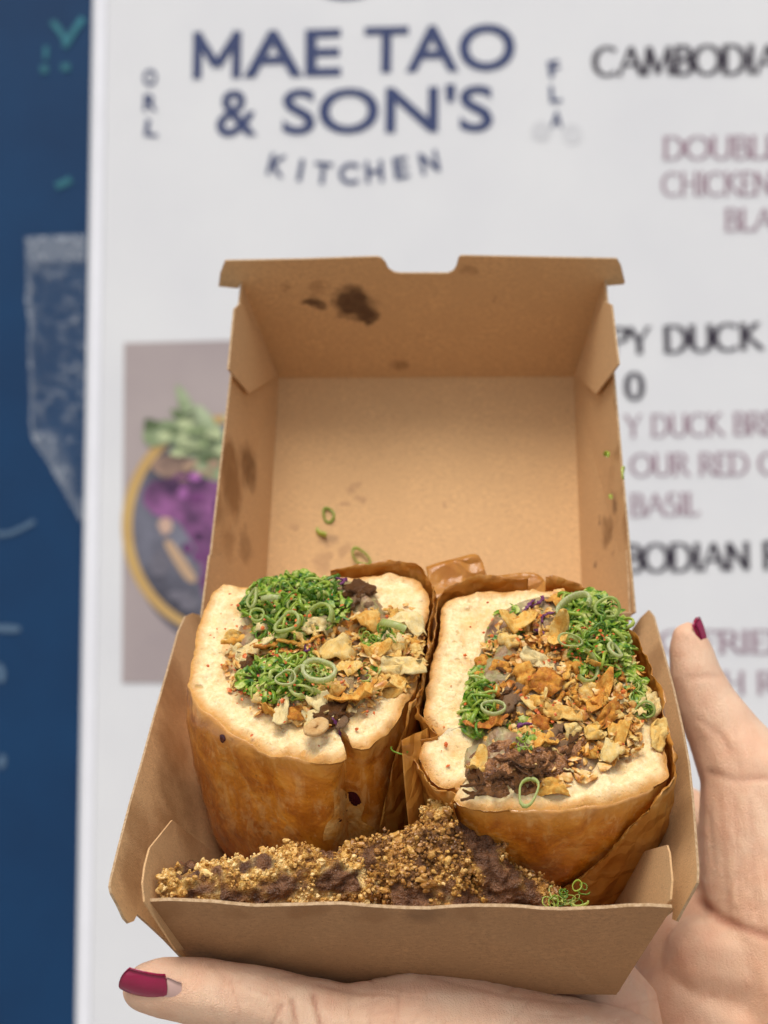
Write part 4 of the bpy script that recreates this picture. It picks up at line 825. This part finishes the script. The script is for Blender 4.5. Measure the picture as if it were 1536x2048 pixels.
bits(hl_, 'fried_onion_bits', M_OB, [(620, 1330, 170, 122, 0, 620, (.001, .0042)), (700, 1320, 125, 85, 0, 260, (.002, .0058)), (800, 1290, 50, 90, 0, 160, (.001, .003))], 3, (.0004, .0015), .4)
bits(hr_, 'fried_onion_bits', M_OB, [(1115, 1380, 170, 195, 0, 820, (.001, .0050)), (1215, 1400, 58, 120, -20, 340, (.002, .006)), (1110, 1330, 110, 110, 0, 260, (.003, .0055))], 4, (.0004, .0016), .4)
bits(hl_, 'chopped_scallion', M_SB, [(590, 1208, 108, 62, 0, 760, (.002, .0095)), (572, 1355, 95, 48, 0, 430, (.002, .0075)), (765, 1275, 45, 28, 0, 110, (.002, .005)), (735, 1345, 25, 50, 0, 40, (.001, .004)), (560, 1270, 60, 30, 0, 110, (.002, .007))], 5, (.0005, .0016), .35)
bits(hr_, 'chopped_scallion', M_SB, [(1192, 1270, 66, 95, -20, 800, (.002, .010)), (958, 1400, 28, 75, 8, 300, (.001, .0052)), (1268, 1375, 24, 66, -20, 150, (.001, .0042)), (1055, 1480, 60, 45, 0, 120, (.002, .004)), (1010, 1270, 40, 60, 20, 60, (.001, .003))], 6, (.0005, .0016), .35)
# ---- paper wrapped round each half
def wrap(half, label, i0, i1, tops, seed, off=.0011, depth=.96, cols=120, lean=.0):
    """strip of paper following the crust from outline fraction i0 to i1; tops = rise above the cut face along it"""
    n = len(half.out); rows = [-1.0, -.6, -.25, 0, .05, .12, .22, .35, .5, .65, .8, .92]; vs = []; fs = []
    for k in range(cols + 1):
        f = k / cols; ii = (i0 + (i1 - i0) * f) % 1.0 * n; a = int(ii) % n; b = (a + 1) % n; g = ii - int(ii)
        x = f * (len(tops) - 1); q = min(int(x), len(tops) - 2); rise = tops[q] + (tops[q + 1] - tops[q]) * (x - q)
        for t in rows:
            t0 = max(0, -rise / .055 + .03 * fbm((f * 7, 3, seed), 1.5, 3) if rise < 0 else 0); tt = round(max(0, t0 + (1 - t0) * t if t > 0 else t0), 3)
            if tt not in half.cache: half.cache[tt] = half.ring(tt)
            rg = half.cache[tt]; p = rg[a].lerp(rg[b], g); d = p - half.c; d.z = 0; d.normalize()
            rr = rise + .0012 * fbm((f * 9, 0, seed), 1.3, 3)
            if t < 0 and rise > 0: p = p + Vector((0, 0, -t * rr)); p += d * max(0, -t) * rr * lean
            fold = .0016 * abs(fbm((f * cols * .11 + t * 2.5, t * 2.2 + p.z * 60, seed), 1.0, 3)) + .0005 * fbm((f * cols * .5, t * 5, seed), 1.0, 2)
            vs.append(BM @ (p + d * (off + fold)))
    m = len(rows)
    for k in range(cols):
        for j in range(m - 1): a = k * m + j; fs.append([a, a + m, a + m + 1, a + 1])
    o = solo('paper_wrapper', vs, fs, M_PAPER, label, 'paper', 'greaseproof paper round the sandwich', M=half.th.M.copy())
    md = o.modifiers.new('thickness', 'SOLIDIFY'); md.thickness = .00012; return o
for h in (hl_, hr_): h.cache = {}
def frac(half, px, py):
    q = on_plane(px, py, half.n, half.z0); return min(range(len(half.out)), key=lambda i: (half.out[i] - q).length) / len(half.out)
a = frac(hl_, 700, 1480); b = frac(hl_, 660, 1150)
wrap(hl_, 'greaseproof paper round the right and back of the left sandwich half', a, b, [-.05, -.03, -.008, -.0005, .0005, .001, .001, .0015, .002, .003, .0035, .003, .001], 2.0, off=.0012)
a = frac(hr_, 1060, 1618); b = frac(hr_, 1090, 1180)
wrap(hr_, 'crinkled greaseproof paper round the outer side of the right sandwich half', a, b, [-.048, -.036, -.024, -.010, -.001, .0006, .0025, .003, .003, .0045, .003, .0008, .001, .002, .003], 5.0, off=.0014)
a = frac(hr_, 1060, 1180); b = 1 + frac(hr_, 906, 1598)
wrap(hr_, 'folded greaseproof paper on the inner side of the right sandwich half', a if a < b - 1e-6 else a, b, [.003, .004, .0035, .002, .001, .0006, .0005, .0015, .002, .001, -.0005, -.002], 7.0, off=.0012)
def sheet(label, rows, seed, amp=.0009):
    """free-standing fold of paper: rows of (px, py, Y)"""
    R_ = [catmull([at(*p) for p in r], 30, False) for r in rows]; C_ = list(zip(*R_)); vs = []; fs = []; m = 14
    for c in C_:
        for q in catmull(list(c), m, False): vs.append(q + Vector((0, 1, .3)) * amp * fbm(q, 90, 3, seed))
    for k in range(29):
        for j in range(m - 1): a = k * m + j; fs.append([a, a + m, a + m + 1, a + 1])
    o = solo('paper_fold', vs, fs, M_PAPER, label, 'paper', 'greaseproof paper round the sandwich'); md = o.modifiers.new('thickness', 'SOLIDIFY'); md.thickness = .00015; return o
sheet('pointed fold of brown paper standing up between the backs of both halves', [[(852, 1135, .487), (905, 1118, .488), (950, 1108, .489), (966, 1128, .488)], [(858, 1175, .483), (900, 1170, .484), (950, 1170, .485), (975, 1165, .484)], [(862, 1240, .476), (905, 1240, .477), (950, 1240, .478), (975, 1240, .477)]], 3.0)
sheet('low fold of brown paper behind the back of the right half', [[(892, 1188, .476), (960, 1158, .478), (1040, 1146, .479), (1078, 1150, .478), (1102, 1182, .474)], [(890, 1210, .474), (960, 1190, .475), (1040, 1185, .476), (1078, 1190, .475), (1102, 1205, .472)], [(890, 1280, .468), (960, 1270, .469), (1040, 1270, .470), (1078, 1270, .469), (1102, 1270, .468)]], 4.0)
sheet('ragged flap of brown paper at the front gap between the halves', [[(803, 1482, .407), (820, 1472, .412), (842, 1462, .418), (868, 1446, .424)], [(808, 1560, .408), (828, 1560, .412), (850, 1560, .418), (872, 1560, .424)], [(820, 1680, .414), (840, 1690, .418), (860, 1700, .424), (880, 1710, .430)]], 6.0)
# ---------------------------------------------------------------- fried beef in front
def keep(v, m=.0016):
    """hold a point behind the front wall"""
    q = BI @ v; lim = -.245 * q.z + m
    if q.y < lim and q.z < .05: q.y = lim
    lx = BW + .2 * q.z - .0012; q.x = max(-lx, min(lx, q.x))
    return BM @ q
def fried(label, balls, seed, ncr, bare, crs=(.00014, .00062), shade=0.0):
    vs = []; fs = []
    for pts in balls: chain(vs, fs, pts)
    V, N, F = remesh(vs, fs, .00062, 5)
    bd = [max(0, min(1, .68 + 2.4 * (fbm(v, 130, 2, seed + 4) + bare(v)))) for v in V]
    def knob(v, sc_): return max(0, .62 - mnoise.voronoi(v * sc_)[0][0])
    V = [v + n * (b * (.0030 * knob(v + Vector((fbm(v, 500), fbm(v, 510), 0)) * .0006, 380) + .0014 * knob(v, 900)) + (1 - b) * .0007 * fbm((v.x * .35 + v.z * .2, v.y, v.z - v.x * .3), 900, 2)) for v, n, b in zip(V, N, bd)]
    V = [v + n * (.0016 * fbm(v, 150, 3, seed) + .0012 * fbm(v, 380, 3, seed)) for v, n in zip(V, N)]
    V = [keep(v) for v in V]; c = sum(V, Vector()) / len(V); base = Matrix.Translation(c)
    t = Thing('fried_beef', label, 'fried beef', base, 'fried beef pieces along the front of the box')
    part('meat', V, F, M_BEEFB, t, attr={'breading': bd, 'tone': [max(0, min(1, .5 + shade + .5 * fbm(v, 95, 2, seed + 9) + .45 * fbm(v, 600, 2, 3))) for v in V]})
    rnd = random.Random(seed); cv = []; cf = []; tone = []; iv, iff = ICO[1]; iv2, iff2 = ICO[1]
    cnt = 0
    while cnt < ncr:
        i = rnd.randrange(len(V)); v, n = V[i], N[i]
        if bd[i] < rnd.uniform(.15, .9): continue
        cnt += 1; clump = rnd.random() < .25; tn = max(0, min(1, .5 + shade + .5 * fbm(v, 95, 2, seed + 9) + .3 * fbm(v, 600, 2, 3) + rnd.uniform(-.15, .15)))
        for q in range(rnd.randrange(3, 7) if clump else 1):
            r = (crs[0] * (crs[1] / crs[0]) ** (rnd.random() ** 1.3)) * (.85 if clump else 1)
            p = v + n * (r * rnd.uniform(-.7, .55) + q * r * .6) + Vector([rnd.uniform(-1, 1) * r * .8 for _ in range(3)]); b = len(cv)
            p = keep(p, .0022)
            sx = [r * rnd.uniform(.5, 1.5) for _ in range(3)]; rot = Matrix.Rotation(rnd.uniform(0, 6), 3, 'X') @ Matrix.Rotation(rnd.uniform(0, 6), 3, 'Z')
            for u in iv: jj = rnd.uniform(.62, 1.35); cv.append(p + rot @ Vector((u.x * sx[0] * jj, u.y * sx[1] * jj, u.z * sx[2] * jj))); tone.append(max(0, min(1, tn + q * .06)))
            cf += [[x + b for x in f] for f in iff]
    for _ in range(int(ncr * .06)):       # a few larger ragged crumbs standing proud
        i = rnd.randrange(len(V)); v, n = V[i], N[i]
        if bd[i] < .5: continue
        r = rnd.uniform(.0006, .0013); p = keep(v + n * r * rnd.uniform(.1, .8), .0026); b = len(cv); rot = Matrix.Rotation(rnd.uniform(0, 6), 3, 'X') @ Matrix.Rotation(rnd.uniform(0, 6), 3, 'Z'); tn = max(0, min(1, .62 + shade + rnd.uniform(-.25, .25)))
        for u in ICO[2][0]: jj = 1 + .55 * mnoise.noise(u * 2.2 + v * 900); cv.append(p + rot @ Vector((u.x * r * 1.3 * jj, u.y * r * .8 * jj, u.z * r * .7 * jj))); tone.append(tn)
        cf += [[x + b for x in f] for f in ICO[2][1]]
    part('crumb_coating', cv, cf, M_CRB, t, kind='stuff', smooth=False, attr={'tone': tone})
    return t
s_ = NT('fried_beef_meat'); n_ = s_.noise(260, 4, .6); n2_ = s_.noise(700, 3, .7)
c_ = s_.mix(s_.ramp(n_, .35, .65), (.070, .026, .010), (.23, .105, .048))
CRS = [(.15, (.15, .060, .014)), (.4, (.42, .19, .036)), (.62, (.66, .37, .085)), (.88, (.86, .62, .26))]
c_ = s_.mix(s_.attr('breading'), c_, s_.cramp(s_.math('ADD', s_.attr('tone'), s_.math('MULTIPLY', s_.math('SUBTRACT', n2_, .5), .5)), CRS))
M_BEEFB = s_.set(c_, .36, s_.bump(s_.math('ADD', n2_, s_.noise(1800, 2)), .8, .0010), Specular_IOR_Level=.3, Subsurface_Weight=.2, Subsurface_Radius=(.0025, .0012, .0005))
YF = .408
def c3(l): return [(at(x, y, Y), r) for x, y, Y, r in l]
def bareL(v):
    px = 768 + v.x / v.y * FPX; py = 1024 - v.z / v.y * FPX
    return -.75 * math.exp(-((py - (1790 - (px - 450) * .11)) / 24) ** 2) * (1 if 440 < px < 720 else .3) - (.5 if 350 < px < 400 and py < 1760 else 0) + .18
def bareR(v):
    px = 768 + v.x / v.y * FPX; py = 1024 - v.z / v.y * FPX
    return -.9 * math.exp(-((px - (955 + (py - 1680) * .62)) / 26) ** 2) + .22
fried('long low piece of crumbed fried beef along the front left of the box', [c3([(318, 1792, .401, .0050), (400, 1788, .405, .0060), (500, 1773, .408, .0074), (600, 1763, .410, .0082), (690, 1758, .412, .0074), (740, 1775, .414, .0060)]), c3([(365, 1760, .412, .0045), (420, 1768, .412, .005)]), c3([(560, 1830, .415, .010), (690, 1830, .416, .010)])], 11.0, 5200, bareL, shade=.06)
fried('peaked piece of dark crumbed fried beef leaning on the right sandwich half', [c3([(880, 1625, .412, .0026), (875, 1670, .411, .0062), (868, 1730, .410, .0100), (860, 1790, .410, .0125)]), c3([(720, 1722, .414, .0038), (770, 1728, .413, .0065), (840, 1755, .411, .0095)]), c3([(895, 1660, .412, .0045), (945, 1710, .411, .0065), (990, 1765, .411, .0065), (1060, 1790, .410, .0045), (1085, 1800, .409, .0035)]), c3([(740, 1790, .414, .007), (960, 1800, .412, .0085)])], 17.0, 7500, bareR, shade=-.22)
# scallion and crumbs caught at the front right corner, and bits stuck to the lid
def loose(px, py, Y, n, me, size, label, cat, k=None, grp=None):
    M = basis(at(px, py, Y), n, Vector((1, 0, 0))) @ Matrix.Rotation(random.uniform(0, 6), 4, 'Z') @ Matrix.Rotation(random.uniform(-.6, .6), 4, 'X')
    return inst('scallion_bit', me, M @ Matrix.Diagonal((size, size, size, 1)), None, label, cat, grp)
ln_ = -LN
for k in range(20): loose(random.gauss(1128, 20), 1806 - abs(random.gauss(0, 18)), .404 + random.uniform(-.004, .006), (0, -.6, .8), random.choice(RINGS), random.uniform(.0009, .0017), 'chopped scallion bit in the clump at the front right corner of the box', 'scallion', grp='clump of scallion behind the front wall')
def lidY(px, py, pl0, pl1, pl2, lift=.0008):
    n = (pl1 - pl0).cross(pl2 - pl0).normalized(); r = ray(px, py); t = (pl0.dot(n)) / r.dot(n); return t - lift
loose(657, 1030, lidY(657, 1030, pb0, pb1, pt0), ln_, RINGS[6], .0026, 'yellow scallion ring stuck to the inside of the lid', 'scallion')
loose(652, 1058, lidY(652, 1058, pb0, pb1, pt0), ln_, RINGS[7], .0030, 'dark green scallion sliver on the lid just below the yellow ring', 'scallion')
loose(722, 1114, lidY(722, 1114, pb0, pb1, pt0, .002), ln_, RINGS[2], .0032, 'curled green scallion piece on the lid just above the left half', 'scallion')
loose(1214, 914, lidY(1214, 914, pb1, pt1, rt1, .002), (-1, 0, .2), RINGS[4], .0022, 'upper green scallion sliver stuck to the right side of the lid', 'scallion')
loose(1246, 945, lidY(1246, 945, pb1, pt1, rt1, .002), (-1, 0, .2), RINGS[1], .0021, 'green scallion bit on the right side of the lid beside its outer edge', 'scallion')
loose(1222, 985, lidY(1222, 985, pb1, pt1, rt1, .002), (-1, 0, .2), RINGS[7], .0020, 'lowest green scallion sliver on the right side of the lid', 'scallion')
loose(798, 1496, .410, (0, -1, .3), RINGS[4], .0017, 'small green scallion curl caught between the halves at the paper flap', 'scallion')
# ---------------------------------------------------------------- the person's hands
per = Thing('person', 'pair of hands with dark red nails, one under the box and one at its right', 'person', Matrix.Translation(at(1000, 2300, .45)))
def hand(chains, creases, voxel=.0011, sm=6):
    vs = []; fs = []
    for c in chains: chain(vs, fs, c)
    V, N, F = remesh(vs, fs, voxel, sm, .6); cr = []
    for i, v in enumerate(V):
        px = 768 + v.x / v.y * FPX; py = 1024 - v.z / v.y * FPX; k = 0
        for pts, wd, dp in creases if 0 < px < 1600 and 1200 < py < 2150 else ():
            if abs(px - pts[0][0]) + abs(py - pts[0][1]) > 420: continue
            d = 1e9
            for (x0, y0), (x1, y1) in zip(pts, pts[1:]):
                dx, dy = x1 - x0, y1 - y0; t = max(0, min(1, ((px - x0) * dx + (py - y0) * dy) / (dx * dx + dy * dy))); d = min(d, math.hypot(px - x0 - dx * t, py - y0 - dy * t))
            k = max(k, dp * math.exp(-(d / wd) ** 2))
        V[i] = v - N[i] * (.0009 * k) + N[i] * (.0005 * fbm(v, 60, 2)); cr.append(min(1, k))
    return part('hand', V, F, M_SKIN, per, attr={'crease': cr})
def nail(h, c, along, nrm, ln, wd, mat=M_NAIL, curve=.5, th=.0006, cut=.25):
    M = basis(c, nrm, along); vs = []; fs = []; a = 16; b = 12
    for i in range(a + 1):
        u = -1 + 2 * i / a
        for j in range(b + 1):
            v = -1 + 2 * j / b; tip = (1 - abs(v) ** 2.6 * .28) if u > 0 else (1 - abs(v) ** 2.2 * cut)
            x = u * ln / 2 * tip; y = v * wd / 2 * (1 - .10 * max(0, u) ** 2); z = -curve * wd * (v * v) * .5 - .10 * ln * u * u * .5
            vs.append(M @ Vector((x, y, z + th)))
    n0 = len(vs); vs += [p - (M.to_3x3() @ Vector((0, 0, 1))) * th * 2 for p in vs[:n0]]
    for i in range(a):
        for j in range(b): q = i * (b + 1) + j; fs.append([q, q + b + 1, q + b + 2, q + 1]); fs.append([n0 + x for x in (q, q + 1, q + b + 2, q + b + 1)])
    brd = [i * (b + 1) for i in range(a + 1)] + [a * (b + 1) + j for j in range(1, b + 1)] + [i * (b + 1) + b for i in range(a - 1, -1, -1)] + [j for j in range(b - 1, 0, -1)]
    for q, r in zip(brd, brd[1:] + brd[:1]): fs.append([q, r, n0 + r, n0 + q])
    return part('nail', vs, fs, mat, per, parent=h)
def bx(x, y, z, r): return (Lw(x, y, z), r)
# hand under the box: thumb along its front edge, palm and fingers below the floor panel
A = [c3([(296, 1975, .4035, .0066), (330, 1975, .404, .0080), (400, 1984, .405, .0090), (500, 2001, .407, .0095), (600, 2032, .409, .0105), (690, 2062, .411, .0125), (820, 2064, .414, .0158), (960, 2082, .418, .0172), (1100, 2116, .420, .0175), (1230, 2140, .422, .017), (1330, 2260, .42, .022), (1400, 2420, .41, .026), (1480, 2700, .39, .028)]),
     [bx(-.012, .012, -.0145, .0125), bx(.015, .012, -.0170, .0155), bx(.045, .018, -.017, .016), bx(.052, .010, -.024, .018)],
     [bx(-.02, .035, -.0115, .0105), bx(.01, .035, -.0135, .0125), bx(.044, .035, -.0135, .0125)],
     [bx(.0, .0, -.028, .014), bx(.04, .0, -.030, .018)]]
for x0, x1, r in ((-.026, -.034, .0085), (-.006, -.010, .0090), (.016, .016, .0088), (.038, .042, .0078)):
    A.append([bx(x0, .035, -.0115, .0100), bx((x0 + x1) / 2, .062, -.0105, r + .0008), bx(x1, .092, -.0095, r), bx(x1, .112, -.004, r - .0006), bx(x1, .122, .010, r - .0016)])
crA = [([(585, 2000), (592, 2048), (596, 2100)], 5, .8), ([(628, 1990), (640, 2048), (650, 2100)], 5, .8), ([(565, 2010), (545, 2050)], 4, .5), ([(640, 1968), (720, 1985), (800, 1990)], 4, .35), ([(745, 1990), (740, 2060)], 4, .35), ([(800, 1980), (790, 2060)], 4, .3), ([(700, 1985), (700, 2060)], 3, .3), ([(860, 1955), (1000, 1990), (1200, 2010)], 4, .25), ([(420, 1925), (450, 1955), (440, 2000)], 4, .2)]
rc = random.Random(5)
for k in range(34):
    x, y = rc.uniform(420, 1290), rc.uniform(1935, 2055); a_ = rc.gauss(-.25, .35) if x > 700 else rc.gauss(1.2, .5); l_ = rc.uniform(25, 80)
    crA.append(([(x, y), (x + l_ * math.cos(a_), y + l_ * math.sin(a_))], rc.uniform(2.5, 4), rc.uniform(.12, .3)))
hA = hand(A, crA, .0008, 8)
nail(hA, at(285, 1980, .3957), at(230, 1966, .3965) - at(345, 1993, .3965), Vector((-.10, -.88, -.46)), .0124, .0086, curve=.42, th=.00035)
nail(hA, at(334, 1994, .3964), at(310, 1988, .396) - at(360, 2004, .3985), Vector((-.05, -.90, -.42)), .0064, .0086, M_CUT, curve=.42, th=.0001, cut=.55)
# hand at the right: thumb up along the side wall, palm and fingers round the back of the box
B = [c3([(1376, 1278, .490, .0057), (1379, 1302, .490, .0070), (1391, 1352, .489, .0084), (1414, 1412, .488, .0098), (1452, 1480, .486, .0118), (1500, 1555, .483, .0154), (1512, 1660, .480, .0180), (1518, 1760, .477, .0190), (1560, 1880, .472, .022), (1660, 2060, .46, .026), (1800, 2300, .44, .028)]),
     c3([(1470, 1660, .486, .0120), (1462, 1740, .484, .0135)]), c3([(1530, 1640, .50, .020), (1560, 1800, .50, .022)]),
     c3([(1420, 1925, .470, .0150), (1470, 1930, .470, .0170), (1560, 1940, .47, .020), (1680, 2080, .46, .024)]), c3([(1360, 2010, .472, .0150), (1430, 2060, .470, .020), (1560, 2120, .468, .024)]), c3([(1350, 1870, .484, .0110), (1350, 1930, .480, .0130), (1400, 1960, .476, .0150)]), c3([(1305, 1900, .492, .0120), (1360, 1930, .485, .0120)]), c3([(1400, 1840, .486, .0120), (1440, 1880, .480, .0150)])]
for y0, y1, yy, r in ((1670, 1610, .535, .0082), (1730, 1670, .540, .0088), (1790, 1730, .540, .0085), (1840, 1780, .535, .0075)):
    B.append(c3([(1530, y0 + 60, .505, .0125), (1470, y0, .535, r + .001), (1330, (y0 + y1) / 2 - 40, yy + .02, r), (1180, y1 - 60, yy + .025, r - .0006), (1090, y1 - 80, yy + .022, r - .0016)]))
crB = [([(1398, 1800), (1440, 1838), (1500, 1862), (1560, 1880)], 10, 1.0), ([(1420, 1545), (1470, 1560), (1536, 1555)], 7, .5), ([(1400, 1440), (1440, 1470), (1460, 1500)], 7, .4), ([(1470, 1600), (1480, 1800)], 5, .3), ([(1440, 1600), (1455, 1800)], 5, .25), ([(1500, 1600), (1510, 1820)], 5, .3), ([(1372, 1355), (1432, 1352)], 7, .3)]
for k in range(26):
    x, y = rc.uniform(1390, 1536), rc.uniform(1450, 2048); a_ = rc.gauss(1.4, .3) if y < 1820 else rc.gauss(.4, .4); l_ = rc.uniform(40, 120)
    crB.append(([(x, y), (x + l_ * math.cos(a_), y + l_ * math.sin(a_))], rc.uniform(4, 7), rc.uniform(.1, .25)))
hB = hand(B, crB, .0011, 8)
nail(hB, at(1409, 1268, .4885), at(1394, 1236, .489) - at(1418, 1302, .489), Vector((.92, -.26, .24)), .0112, .0080, curve=.42)
